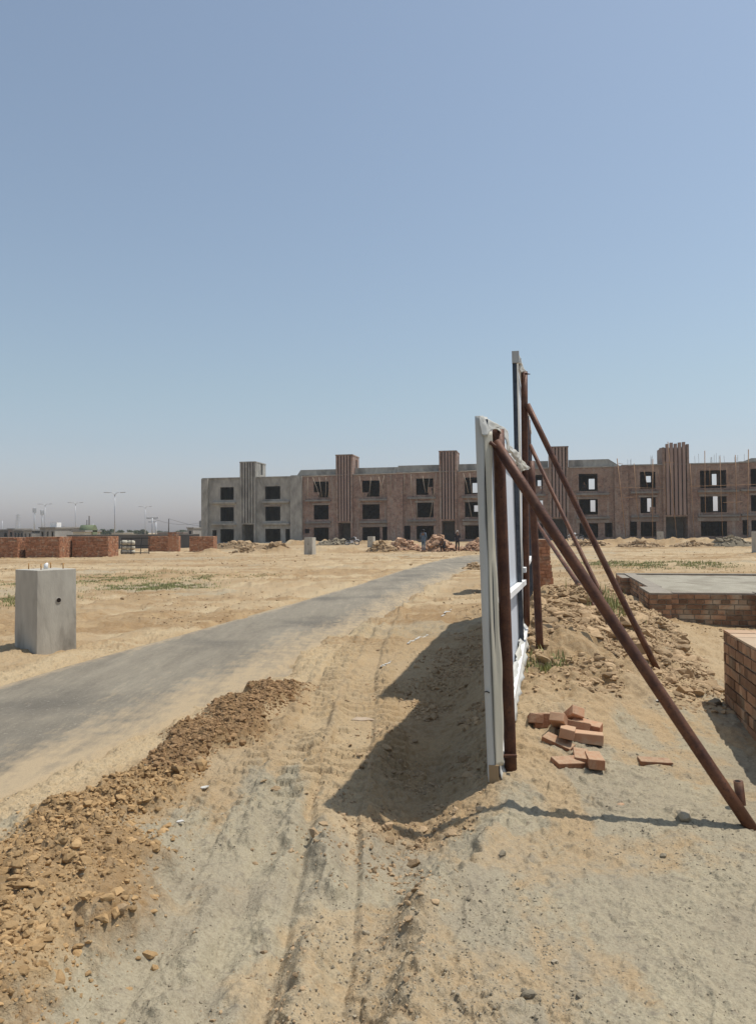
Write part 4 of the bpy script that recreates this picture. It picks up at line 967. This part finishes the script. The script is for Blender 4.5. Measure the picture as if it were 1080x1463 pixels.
for i, (a, b, c, d, r) in enumerate([(882, 655, 893, 768, .085), (906, 662, 911, 742, .06), (933, 656, 931, 772, .08), (950, 660, 951, 732, .05), (955, 631, 966, 775, .07), (986, 662, 991, 770, .06), (1007.5, 644, 1007, 733, .07), (1029, 652, 1031, 768, .06), (1051, 650, 1052, 733, .075), (1070, 642, 1066, 768, .085), (1038, 668, 1040, 694, .04), (1014, 668, 1014, 694, .04), (920, 672, 925, 696, .04), (940, 672, 944, 694, .04)]):
    pole(a, b, c, d, -1.1, r, M['bamboo'], 'upright bamboo scaffold pole against the right hand brick houses', 'scaffold poles on the right hand houses')
for i, (a, b, c, d) in enumerate([(884, 662, 890, 663), (880, 696, 950, 698), (890, 711, 908, 710), (984, 695, 1080, 692), (1032, 718, 1060, 717), (950, 660, 963, 661)]):
    pole(a, b, c, d, -1.2, .05, M['bamboo'], 'level bamboo scaffold pole tied across the uprights', 'scaffold cross poles on the right hand houses')
for (a, b) in ((432, 490), (505, 640), (655, 680)):
    pole(a, 681-(a-432)*.03, b, 681-(b-432)*.035, -.55, .06, M['bamboo_pale'], 'long timber runner under the roof edge of the brick houses', 'timber runners under the roof edges')
rb_ = MB()
for i in range(26):
    q = random.uniform(62.5, 77.5); 
    if 66.5 < q < 70.6: continue
    p = Vector((q, random.uniform(.2, 1.5), 0)); h = random.uniform(.6, 1.3); rb_.tube([p+Vector((0, 0, 10.1)), p+Vector((random.uniform(-.05, .05), 0, 10.2+h))], .016, 5)
o = rb_.build('reinforcement_bars', M['bamboo'] if False else M['rust']); o.location = Q0+Vector((0, 0, .42)); o.rotation_euler = (0, 0, TH); tag(o, 'thin starter bars sticking up from the roof of the scaffolded house', 'steel bars', kind='stuff')

# ------------------------------------------------------------------ soil and rubble piles near the houses
def pile(name, px, pyb, pyt, wpx, Y, mat, lab, cat_='heap', seed=1, cl=260, csz=.10, cmat=None, aspect=.6):
    c = A3(px, pyb, Y); z = gz(c.x, Y)-.05; w = wpx/F*Y/2; h = A3(px, pyt, Y).z-z; n = 46
    a, r = np.meshgrid(np.linspace(0, 2*math.pi, 65), np.linspace(0, 1, n), indexing='ij')
    x = r*np.cos(a)*w*(1+.25*(fbm(np.cos(a)+2, np.sin(a)+2, 1.4, 2, seed)-.5)); y = r*np.sin(a)*w*aspect
    prof = np.clip((1-r**1.5), 0, 1)*(.62+.8*(fbm(x+9, y+3, 1.6/w*1.2, 4, seed+1)-.28))
    zz = h*np.clip(prof*1.12, 0, 1.1)+(fbm(x, y, 3.5, 3, seed+2)-.5)*.16*(1-r)
    zz = zz*(1-ss(r, .93, 1))-.12*ss(r, .93, 1)
    ii = np.arange(65*n).reshape(65, n)
    base = np_mesh(name, np.stack([x, y, zz], -1).reshape(-1, 3), np.stack([ii[:-1, :-1], ii[:-1, 1:], ii[1:, 1:], ii[1:, :-1]], -1).reshape(-1, 4), M[mat], smooth=False)
    base.location = (c.x, Y, z); tag(base, lab, cat_)
    if cl:
        g = np.random.default_rng(seed); k1 = g.integers(0, 65, cl); k2 = g.integers(0, int(n*.97), cl)
        pts = np.stack([x[k1, k2], y[k1, k2], zz[k1, k2]], -1)
        cc = clods('lumps', pts, np.clip(g.lognormal(math.log(csz), .5, cl), .03, .4), M[cmat or mat], seed, 1, .3); cc.parent = base; cc['kind'] = 'stuff'
    return base
pile('soil_heap', 345, 783, 772.5, 100, 76, 'clod_tan', 'long low tan soil heap before the grey concrete house', seed=21, cl=200, aspect=.25)
pile('soil_heap', 480, 779.5, 770, 62, 92, 'clod_gray', 'grey brown gravel heap left of the motorcycle', seed=22, cl=200, aspect=.4)
pile('soil_heap', 395, 790, 777, 60, 63, 'clod_tan', 'lumpy tan soil heap left of the second concrete footing', seed=23, aspect=.35)
pile('soil_heap', 350, 790, 782, 45, 62, 'clod_tan', 'low tan soil heap left of the lumpy one near the footing', seed=33, cl=120, aspect=.35)
pile('rubble_heap', 628, 791.5, 768.5, 64, 61, 'rubble', 'highest pinkish brick rubble heap between the two standing people', seed=24, cl=420, csz=.12, cmat='rubble')
pile('rubble_heap', 575, 791, 772, 58, 62, 'rubble', 'brick rubble heap left of the person in blue', seed=25, cl=380, csz=.12)
pile('rubble_heap', 684, 790.5, 773, 66, 62, 'rubble', 'brick rubble heap beside the left side of the hoarding', seed=26, cl=380, csz=.12)
pile('soil_heap', 545, 791, 777, 50, 60, 'clod_tan', 'brown soil heap at the left end of the rubble', seed=27, cl=240)
pile('sand_heap', 1042, 786.5, 765.5, 68, 66, 'clod_gray', 'large grey sand heap at the far right before the scaffolded house', seed=28, cl=200, csz=.09)
pile('soil_heap', 985, 787, 775, 60, 66, 'clod_tan', 'low brown soil heap left of the grey sand heap', seed=29, cl=200, aspect=.4)
pile('soil_heap', 915, 788, 774, 70, 66, 'clod_tan', 'lumpy tan soil heap under the right hand houses', seed=30, cl=260, aspect=.4)
pile('soil_heap', 843, 786, 771, 60, 70, 'clod_tan', 'tan soil heap beyond the rusty braces', seed=31, cl=260, aspect=.4)
pile('soil_heap', 678, 817.5, 806.5, 46, 32.5, 'clod_tan', 'small dark soil heap beside the road next to the hoarding', seed=32, cl=200, csz=.05, aspect=.7)

# ------------------------------------------------------------------ people and motorcycles
def person(loc, rz, pose, mats, lab, h=1.68, scarf=None):
    t = empty('person', loc, rz); tag(t, lab, 'person')
    s = h/1.7
    J = {'pel': (0, 0, .92), 'wa': (0, 0, 1.06), 'ch': (0, .01, 1.28), 'nk': (0, 0, 1.45), 'hd': (0, -.02, 1.56), 'tp': (0, -.01, 1.68),
         'hl': (.09, 0, .88), 'kl': (.10, -.04, .48), 'al': (.10, .0, .08), 'tl': (.10, -.13, .03), 'hr': (-.09, 0, .88), 'kr': (-.10, .02, .48), 'ar': (-.11, .04, .08), 'tr': (-.11, -.09, .03),
         'sl': (.19, 0, 1.40), 'el': (.25, .02, 1.12), 'wl': (.24, -.08, .88), 'fl': (.24, -.11, .78), 'sr': (-.19, 0, 1.40), 'er': (-.25, .02, 1.12), 'wr': (-.22, -.10, .90), 'fr': (-.22, -.14, .80)}
    J.update(pose); Rr = {'pel': .14, 'wa': .125, 'ch': .15, 'nk': .055, 'hd': .095, 'tp': .06, 'hl': .095, 'kl': .06, 'al': .042, 'tl': .035, 'hr': .095, 'kr': .06, 'ar': .042, 'tr': .035, 'sl': .06, 'el': .042, 'wl': .03, 'fl': .03, 'sr': .06, 'er': .042, 'wr': .03, 'fr': .03}
    E_ = [('pel', 'wa'), ('wa', 'ch'), ('ch', 'nk'), ('nk', 'hd'), ('hd', 'tp'), ('pel', 'hl'), ('hl', 'kl'), ('kl', 'al'), ('al', 'tl'), ('pel', 'hr'), ('hr', 'kr'), ('kr', 'ar'), ('ar', 'tr'), ('ch', 'sl'), ('sl', 'el'), ('el', 'wl'), ('wl', 'fl'), ('ch', 'sr'), ('sr', 'er'), ('er', 'wr'), ('wr', 'fr')]
    def skin(name, keys, mat, extra=1.0, root='pel', sc={}):
        ks = [k for k in J if k in keys]; idx = {k: i for i, k in enumerate(ks)}
        me = D.meshes.new(name); me.from_pydata([Vector(J[k])*s for k in ks], [(idx[a], idx[b]) for a, b in E_ if a in idx and b in idx], [])
        o = D.objects.new(name, me); COL.objects.link(o); o.parent = t; m = o.modifiers.new('skin', 'SKIN')
        if not me.skin_vertices: me.skin_vertices.new() if hasattr(me.skin_vertices, 'new') else None
        bpy.context.view_layer.objects.active = o
        for i, k in enumerate(ks):
            r = Rr[k]*s*extra*sc.get(k, 1); me.skin_vertices[0].data[i].radius = (r, r*.8); me.skin_vertices[0].data[i].use_root = (k == root)
        o.modifiers.new('sub', 'SUBSURF').levels = 1; o.modifiers['sub'].render_levels = 2; me.materials.append(mat); return o
    skin('body', list(J), M['skin'])
    skin('shirt', ['pel', 'wa', 'ch', 'nk', 'sl', 'el', 'sr', 'er', 'wl', 'wr'], mats[0], 1.22, 'ch', {'nk': .9})
    skin('trousers', ['wa', 'pel', 'hl', 'kl', 'al', 'hr', 'kr', 'ar'], mats[1], 1.3, 'pel', {'wa': .9})
    bm = bmesh.new(); bmesh.ops.create_uvsphere(bm, u_segments=16, v_segments=10, radius=.112*s)
    for q in bm.verts:
        q.co.z *= 1.12
        if q.co.y < -.02 and q.co.z < .04: q.co.y = -.02
    me = D.meshes.new('hair'); bm.to_mesh(me); bm.free(); me.materials.append(mats[2]); o = D.objects.new('hair', me); COL.objects.link(o); o.parent = t; o.location = (Vector(J['hd'])+Vector((0, .015, .025)))*s
    return t
def stand(px, pyb, Y):
    p = A3(px, pyb, Y); return (p.x, Y, gz(p.x, Y)+.0)
person(stand(605, 792, 58.5), 2.6, {}, (M['bluecloth'], M['bluecloth'], M['hair']), 'person in blue grey clothes standing left of the rubble heap', 1.72)
person(stand(653.5, 790, 59), .3, {'wl': (.12, -.22, 1.0), 'fl': (.05, -.28, 1.02)}, (M['darkcloth'], M['darkcloth'], M['water']), 'person in dark clothes with white head cloth standing by the rubble', 1.62)
person(stand(633.5, 788, 59.6), -.6, {'pel': (0, .1, .45), 'wa': (0, .05, .58), 'ch': (0, -.08, .76), 'nk': (0, -.14, .92), 'hd': (0, -.2, 1.02), 'tp': (0, -.22, 1.14), 'hl': (.1, .08, .42), 'kl': (.14, -.28, .52), 'al': (.13, -.12, .1), 'tl': (.13, -.26, .05), 'hr': (-.1, .08, .42), 'kr': (-.14, -.28, .52), 'ar': (-.13, -.12, .1), 'tr': (-.13, -.26, .05), 'sl': (.19, -.1, .88), 'el': (.23, -.28, .68), 'wl': (.12, -.42, .56), 'fl': (.08, -.47, .5), 'sr': (-.19, -.1, .88), 'er': (-.23, -.28, .68), 'wr': (-.12, -.42, .56), 'fr': (-.08, -.47, .5)},
       (M['darkcloth'], M['darkcloth'], M['hair']), 'person in dark clothes crouching on the rubble heap between two others', 1.6)
# worker at a top window
qd = Q0+QX*q_of(834.5, .6)+QY*.6; person((qd.x, qd.y, .3+6.34), -.2+TH, {'el': (.3, -.1, 1.2), 'wl': (.2, -.25, 1.35)}, (M['darkcloth'], M['darkcloth'], M['hair']), 'worker in dark clothes standing in a top window of the house behind the braces', 1.7)
def motorcycle(loc, rz, lab, tankmat):
    t = empty('motorcycle', loc, rz); tag(t, lab, 'motorcycle', 'parked motorcycles')
    for x in (-.62, .62):
        b = MB(); b.tube([(x+.29*math.cos(k*math.pi/10), 0, .31+.29*math.sin(k*math.pi/10)) for k in range(21)], .045, 8, caps=False); w = b.build('wheel', M['black'], t)
        b = MB(); b.tube([(x+.235*math.cos(k*math.pi/10), 0, .31+.235*math.sin(k*math.pi/10)) for k in range(21)], .016, 6, caps=False); b.tube([(x, -.05, .31), (x, .05, .31)], .035, 8)
        for k in range(8): b.tube([(x, 0, .31), (x+.23*math.cos(k*math.pi/4), 0, .31+.23*math.sin(k*math.pi/4))], .005, 4)
        b.build('rim', M['chrome'], w)
    b = MB(); b.tube([(-.62, .06, .31), (-.2, .05, .35), (.1, .05, .32), (.32, .03, .75)], .022, 8); b.tube([(-.5, .04, .68), (-.1, .04, .62), (.34, .03, .80)], .022, 8); b.tube([(-.62, -.06, .31), (-.5, -.05, .68)], .02, 8); b.build('frame', M['black'], t)
    b = MB(); b.obox((0, 0, .40), (.34, .22, .28)); b.tube([(0.05, -.09, .30), (-.3, -.10, .26), (-.8, -.11, .32)], .03, 8); b.build('engine', M['chrome'], t, bevel=.03)
    b = MB(); b.tube([(-.05, 0, .76), (.05, 0, .80), (.22, 0, .81), (.33, 0, .78)], [.07, .12, .12, .06], 12); b.build('fuel_tank', tankmat, t)
    b = MB(); b.obox((-.33, 0, .76), (.6, .2, .07)); b.build('saddle', M['black'], t, bevel=.03)
    b = MB(); b.tube([(.62, .05, .31), (.40, .04, .92)], .02, 8); b.tube([(.62, -.05, .31), (.40, -.04, .92)], .02, 8); b.tube([(.3, -.33, 1.0), (.4, -.15, .95), (.4, .15, .95), (.3, .33, 1.0)], .014, 8); b.build('handlebar', M['chrome'], t)
    b = MB(); b.tube([(.42, 0, .82), (.52, 0, .81)], [.06, .085], 12); b.build('headlight', M['white'], t)
    for x in (-.62, .62):
        b = MB(); b.tube([(x+.35*math.cos(a), 0, .31+.35*math.sin(a)) for a in [rad(q) for q in range(40, 165, 15)]], .04, 6); b.build('mudguard', M['white'] if x > 0 else M['black'], t)
    return t
p = A3(503, 778, 88); motorcycle((p.x, 88, gz(p.x, 88)), -.35, 'motorcycle parked before the door of the brick house beside the grey one', M['black'])
p = A3(822, 778, 82); motorcycle((p.x, 82, gz(p.x, 82)+.25), 2.6, 'motorcycle parked beyond the rusty braces', M['white'])

# ------------------------------------------------------------------ left horizon
def street_lamp(px, pyt, Y, lab, hh=None):
    top = A3(px, pyt, Y); t = empty('street_lamp', (top.x, Y, gz(top.x, Y))); h = top.z-gz(top.x, Y); tag(t, lab, 'street lamp', 'double armed street lamps')
    b = MB(); b.tube([(0, 0, 0), (0, 0, h*.5), (0, 0, h-.6)], [.13, .10, .075], 10); b.build('pole', M['galv'], t)
    for s in (-1, 1):
        b = MB(); b.tube([(0, 0, h-.65), (s*.12, 0, h-.3), (s*.45, 0, h-.06), (s*1.1, 0, h)], [.07, .055, .05, .045], 8); b.build('arm', M['galv'], t)
        b = MB(); b.obox((s*1.55, 0, h+.0), (1.0, .34, .14), Matrix.Rotation(-s*.05, 3, 'Y')); b.build('lamp_head', M['galv'], t, bevel=.04)
    return t
street_lamp(164.5, 703.5, 142, 'tallest street lamp, nearest of those on the left horizon')
street_lamp(65, 720, 205, 'street lamp beside the white roof tank on the left')
street_lamp(108.5, 718, 198, 'street lamp behind the third brick stack')
street_lamp(208, 723.5, 225, 'street lamp behind the black steel grille')
def mast(name, px, pyt, Y, r, lab, kind, mat='galv', grp=None):
    top = A3(px, pyt, Y); t = empty(name, (top.x, Y, 0)); h = top.z; tag(t, lab, 'mast' if kind != 'pole' else 'pole', grp)
    if kind == 'pole':
        b = MB(); b.tube([(0, 0, 0), (0, 0, h)], [r, r*.75], 8); b.build('shaft', M[mat], t)
    elif kind == 'tee':
        b = MB(); b.tube([(0, 0, 0), (0, 0, h)], [r, r*.8], 8); b.build('shaft', M[mat], t)
        b = MB(); b.box(-1.3, 1.3, -.1, .1, h-.2, h+.1); b.box(-.9, .9, -.1, .1, h-1.0, h-.8); b.build('crossarm', M[mat], t)
        for x in (-1.2, 0, 1.2):
            b = MB(); b.tube([(x, 0, h+.1), (x, 0, h+.4)], .08, 6); b.build('insulator', M['galv'], t)
    elif kind == 'cell':
        b = MB(); b.tube([(0, 0, 0), (0, 0, h)], [r, r*.6], 8); b.build('shaft', M[mat], t)
        for k in range(6):
            a = k*math.pi/3; b = MB(); b.obox((math.cos(a)*r*1.5, math.sin(a)*r*1.5, h-1.5), (.4, .4, 2.6)); b.build('antenna_panel', M['galv'], t)
    else:
        b = MB()
        def corner(z): w = r*(1-.75*z/h); return [Vector((sx*w, sy*w, z)) for sx, sy in ((-1, -1), (1, -1), (1, 1), (-1, 1))]
        zs = [h*k/9 for k in range(10)]
        for a_, b_ in zip(zs[:-1], zs[1:]):
            A, B = corner(a_), corner(b_)
            for k in range(4): b.tube([A[k], B[k]], .14, 4); b.tube([A[k], B[(k+1) % 4]], .08, 4); b.tube([B[k], B[(k+1) % 4]], .08, 4)
        b.build('lattice', M['galv'], t)
        for z in (.72, .85, .97):
            b = MB(); b.tube([(-r*1.1, 0, h*z), (r*1.1, 0, h*z)], .16, 4); b.build('crossarm', M['galv'], t)
    return t
mast('pylon', 26.5, 735, 560, 2.0, 'faint lattice power pylon at the far left', 'lattice')
mast('phone_mast', 50, 725.5, 420, .55, 'thicker phone mast left of the other on the horizon', 'cell')
mast('phone_mast', 61, 728.5, 420, .55, 'phone mast beside the leftmost street lamp', 'cell')
mast('utility_pole', 4, 744, 500, .25, 'thin pole at the left edge of the horizon', 'pole')
mast('utility_pole', 124.8, 743, 160, .14, 'shorter of two dark poles behind the third brick stack', 'pole', 'fardark')
mast('utility_pole', 128, 737, 165, .17, 'taller of two dark poles behind the third brick stack', 'pole', 'fardark')
mast('utility_pole', 133.5, 748, 300, .15, 'faint thin pole right of the two dark poles', 'pole')
mast('utility_pole', 218, 740, 170, .2, 'utility pole with crossarms above the fourth brick stack', 'tee')
mast('utility_pole', 223, 745, 200, .28, 'plain thick pole right of the crossarm pole', 'pole')
mast('utility_pole', 241.5, 741, 150, .13, 'dark slim pole above the heap on the fourth brick stack', 'pole', 'fardark')
mast('utility_pole', 286, 750, 260, .2, 'faint pole at the left side of the grey concrete house', 'pole')
# sagging wires between two poles
for i, (a, b, Y) in enumerate(((218, 292, 170), (241.5, 330, 150))):
    A, B = A3(a, 741, Y), A3(b, 746 if i == 0 else 749, Y); pts = [A.lerp(B, k/10)-Vector((0, 0, .9*math.sin(math.pi*k/10))) for k in range(11)]
    mb = MB(); mb.tube([q-A for q in pts], .03, 4); o = mb.build('overhead_wire', M['fardark']); o.location = A; tag(o, ('upper' if i == 0 else 'lower')+' sagging overhead wire running to the grey concrete house', 'wire')

def far_building(px0, px1, pyt, Y, mat, lab, dep=8, nwin=2, extra=None):
    a, b = A3(px0, pyt, Y), A3(px1, pyt, Y); w = b.x-a.x; h = a.z; t = empty('low_building', (a.x, Y, 0)); tag(t, lab, 'building', 'low buildings on the left horizon')
    holes = []
    for k in range(nwin):
        c = w*(k+.5)/nwin; holes.append((c-w/nwin*.2, c+w/nwin*.2, h*.40, h*.78))
    m = MB(); wall_open(m, 0, w, -.5, h, 0, .3, holes); m.box(0, .3, .302, dep, -.5, h); m.box(w-.3, w, .302, dep, -.5, h); m.box(.3, w-.3, dep-.3, dep, -.5, h); m.build('wall', [M[mat]], t)
    m = MB(); m.box(-.2, w+.2, -.2, dep+.2, h+.002, h+.25); m.build('roof', [M['farwall']], t)
    if extra: extra(t, w, h)
    return t
def tank(t, w, h):
    m = MB(); m.box(w*.25, w*.95, 1, 3, h+.26, h+1.1); m.build('roof_tank', M['white'], t)
def dome(t, w, h):
    m = MB(); m.box(w*.32, w*.62, 1, 4, h+.26, h+2.0); m.tube([(w*.47, 2.5, h+2.0), (w*.47, 2.5, h+2.7), (w*.47, 2.5, h+3.3)], [w*.13, w*.10, .02], 12); m.build('water_tower', M['farwall'], t)
def awning(t, w, h):
    m = MB(); m.tube([(-.2, 4, h+.1), (w+.2, 4, h+.1)], 1.05, 14); m.build('awning', M['greenroof'], t)
far_building(-30, 14, 758, 170, 'fardark', 'dark low building at the left edge of the horizon', nwin=4)
far_building(12, 21, 756.5, 165, 'farbrown', 'small brown building at the far left', nwin=1)
far_building(20.5, 34, 758, 160, 'fardark', 'dark low building above the second brick stack', nwin=3)
far_building(34, 46, 758.5, 140, 'farwall', 'grey open frame building above the second brick stack', nwin=2)
far_building(46, 58, 758.5, 175, 'fardark', 'dark building under the first phone mast', nwin=2)
far_building(57.5, 65, 755, 140, 'farwall', 'narrow grey building under the second phone mast', nwin=1)
far_building(65, 79, 755, 138, 'farwall', 'pale grey building carrying a white roof tank', nwin=2, extra=tank)
far_building(79.3, 92, 754.5, 145, 'farwall', 'pale unfinished building right of the white tank', nwin=2)
far_building(93, 105, 759, 180, 'farbrown', 'brown low building left of the green awning', nwin=2)
far_building(105, 121, 760, 120, 'cream', 'cream shed under a faded green awning', nwin=2, extra=awning, dep=7)
far_building(268, 276, 755, 170, 'farwall', 'small grey house left of the house with the water tower', nwin=1)
far_building(275.5, 300, 756, 180, 'farwall', 'pale house with a roof water tower beside the grey concrete house', nwin=3, extra=dome)
far_building(225, 262, 761, 260, 'farbrown', 'long low brown building behind the fourth brick stack', nwin=5)
far_building(160, 176, 762, 200, 'cream', 'small cream building behind the tallest street lamp', nwin=2)
# boundary wall
a, b = A3(96, 765, 84), A3(291, 765, 86); w = b.x-a.x; t = empty('boundary_wall', (a.x, 84, 0)); tag(t, 'long dark boundary wall behind the brick stacks', 'wall')
m = MB(); m.box(0, w, 0, .2, -.4, 1.42); m.build('wall_panel', M['fardark'], t)
m = MB(); m.box(-.02, w+.02, -.03, .23, 1.422, 1.5); m.build('coping', M['farwall'], t)
# steel grille and sacks
p = A3(174, 787, 60); t = empty('steel_grille', (p.x, 60, gz(p.x, 60)), -.05); tag(t, 'black leaning steel grille between the third and fourth brick stacks', 'grille')
for z in (.06, .62, 1.22): b = MB(); b.box(0, 2.2, -.02, .02, z, z+.07); b.build('bar', M['black'], t)
for x in (0, .75, 1.5, 2.2): b = MB(); b.quad8([(x, -.022, 0), (x+.05, -.022, 0), (x+.05, .022, 0), (x, .022, 0), (x+(.12 if x == 1.5 else .02), -.022, 1.3), (x+.05+(.12 if x == 1.5 else .02), -.022, 1.3), (x+.05+(.12 if x == 1.5 else .02), .022, 1.3), (x+(.12 if x == 1.5 else .02), .022, 1.3)]); b.build('upright', M['black'], t)
for i in range(3):
    for j in range(2):
        bm = bmesh.new(); bmesh.ops.create_uvsphere(bm, u_segments=14, v_segments=8, radius=.5)
        for q in bm.verts: q.co.x = math.copysign(abs(q.co.x*2)**.6/2, q.co.x)*.62; q.co.y *= .5; q.co.z = math.copysign(abs(q.co.z*2)**.7/2, q.co.z)*.4
        me = D.meshes.new('cement_sack'); bm.to_mesh(me); bm.free(); me.materials.append(M['sack'] if 'sack' in M else M['cream']); me.polygons.foreach_set('use_smooth', [True]*len(me.polygons))
        o = D.objects.new('cement_sack', me); COL.objects.link(o); pp = A3(178+j*10, 787, 61.2); o.location = (pp.x, 61.2, gz(pp.x, 61.2)+.18+i*.37)
        tag(o, '%s pale sack of the %s pile behind the black grille' % (('bottom', 'middle', 'top')[i], ('left', 'right')[j]), 'sack', 'sacks behind the grille')

# trees on the horizon
def tree(px, pyt, Y, wpx, lab, seed):
    top = A3(px, pyt, Y); g = np.random.default_rng(seed); h = top.z+.2; w = wpx/F*Y/2; t = empty('tree', (top.x, Y, 0)); tag(t, lab, 'tree', 'dusty trees on the horizon')
    b = MB(); b.tube([(0, 0, -.2), (.1, 0, h*.3), (0, .1, h*.6)], [.22, .16, .08], 8)
    for k in range(5):
        a = g.uniform(0, 6.28); b.tube([(.05, .03, h*.35), (math.cos(a)*w*.5, math.sin(a)*w*.5, h*.65)], [.09, .03], 6)
    b.build('trunk', M['bark'], t)
    n = 1500; cc = g.normal(size=(9, 3))*np.array([w*.42, w*.35, h*.13])+np.array([0, 0, h*.62]); c = cc[g.integers(0, 9, n)]+g.normal(size=(n, 3))*np.array([w*.2, w*.2, h*.09])
    c[:, 2] = np.clip(c[:, 2], h*.25, h); s = g.uniform(.12, .34, n); u_ = g.normal(size=(n, 3)); u_ /= np.linalg.norm(u_, axis=1)[:, None]; v_ = np.cross(u_, g.normal(size=(n, 3))); v_ /= np.linalg.norm(v_, axis=1)[:, None]
    V = np.stack([c-u_*s[:, None], c+v_*s[:, None]*.6, c+u_*s[:, None], c-v_*s[:, None]*.6], 1).reshape(-1, 3)
    np_mesh('crown', V, np.arange(n*4).reshape(-1, 4), M['leaf'], t, attrs={'rnd': ('FACE', 'FLOAT', g.uniform(0, 1, n))})
for i, (px, py, Y, w, lab) in enumerate([(143, 757.5, 240, 16, 'small dusty tree right of the two dark poles'), (155, 757, 260, 18, 'dusty tree left of the tallest street lamp'), (173, 757, 250, 20, 'dusty tree right of the tallest street lamp'), (196, 758, 300, 22, 'dusty tree left of the lamp behind the grille'), (206, 757.5, 280, 14, 'small tree at the foot of the lamp behind the grille'), (98, 758, 300, 14, 'small tree between the pale building and the awning'), (262, 758, 300, 20, 'dusty tree behind the fifth brick stack'), (235, 759, 340, 18, 'low tree behind the fourth brick stack'), (48, 757, 380, 18, 'low tree below the first phone mast'), (10, 757.5, 380, 22, 'low tree at the far left horizon')]):
    tree(px, py, Y, w, lab, 60+i)

# ------------------------------------------------------------------ grass
def grass(name, specs, lab, seed, mat='grass'):
    g = np.random.default_rng(seed); VV = []; 
    for (cx, cy, sx, sy, n, h) in specs:
        x = g.normal(cx, sx, n); y = g.normal(cy, sy, n); k = fbm(x, y, 1.2, 2, seed) > .42; x, y = x[k], y[k]; z = ground_z(x, y); n2 = len(x)
        a = g.uniform(0, 6.28, n2); ln = h*g.uniform(.5, 1.2, n2); w = .009*g.uniform(.7, 1.6, n2)*max(1, cy/18); dx, dy = np.cos(a), np.sin(a); b = g.uniform(.1, .6, n2)*ln
        V = np.stack([np.stack([x-dy*w, y+dx*w, z-.01], -1), np.stack([x+dy*w, y-dx*w, z-.01], -1), np.stack([x+dx*b, y+dy*b, z+ln], -1)], 1); VV.append(V.reshape(-1, 3))
    V = np.concatenate(VV); o = np_mesh(name, V, np.arange(len(V)).reshape(-1, 3), M[mat], attrs={'rnd': ('FACE', 'FLOAT', g.uniform(0, 1, len(V)//3))}); tag(o, lab, 'grass', kind='stuff')
def gp(px, py): p = P(px, py); return p.x, p.y
L1 = []
for (px, py, sx, sy, n, h) in [(8, 858, .7, 1.0, 3600, .06), (25, 833, .8, 1.0, 1800, .06), (165, 826, 1.0, 1.3, 3400, .055), (220, 838, .8, .6, 3600, .065), (283, 828, .35, .5, 600, .06), (115, 852, .25, .3, 120, .08), (330, 822, 1.0, .5, 800, .05), (240, 818, 1.2, 1.2, 250, .08), (180, 835, 1.0, 1.0, 250, .08)]:
    x, y = gp(px, py); L1.append((x, y, sx, sy, n, h))
grass('grass_patches', L1, 'thin green grass patches in the left field', 71)
L2 = []
for px in range(850, 1100, 12):
    x, y = gp(px, 815); L2.append((x, 34+random.uniform(-1, 3), .5, 1.4, 330 if px > 890 else 60, .09))
grass('grass_strip', L2, 'strip of short green grass beyond the brick plinth', 72)
x, y = onground(776, 942)[:2]; grass('grass_tuft', [(x, y, .09, .07, 150, .075), (x+.12, y, .05, .05, 40, .06)], 'small green grass tuft in the soil beside the tall hoarding', 73)
x, y = onground(862, 866)[:2]; grass('grass_tuft', [(x, y, .15, .25, 260, .20)], 'green weeds at the back corner of the brick plinth', 74)

# ------------------------------------------------------------------ air
hz = MB(); hz.box(-560, 560, -30, 600, -3, 36); o = hz.build('haze', []); o.data.materials.clear()
mh = D.materials.new('haze'); mh.use_nodes = True; tt = mh.node_tree; tt.nodes.remove(tt.nodes['Principled BSDF']); pv = tt.nodes.new('ShaderNodeVolumePrincipled')
pv.inputs['Color'].default_value = (.83, .92, 1, 1); pv.inputs['Density'].default_value = .0003; pv.inputs['Anisotropy'].default_value = .0
tt.links.new(pv.outputs[0], tt.nodes['Material Output'].inputs['Volume']); o.data.materials.append(mh); tag(o, kind='stuff')
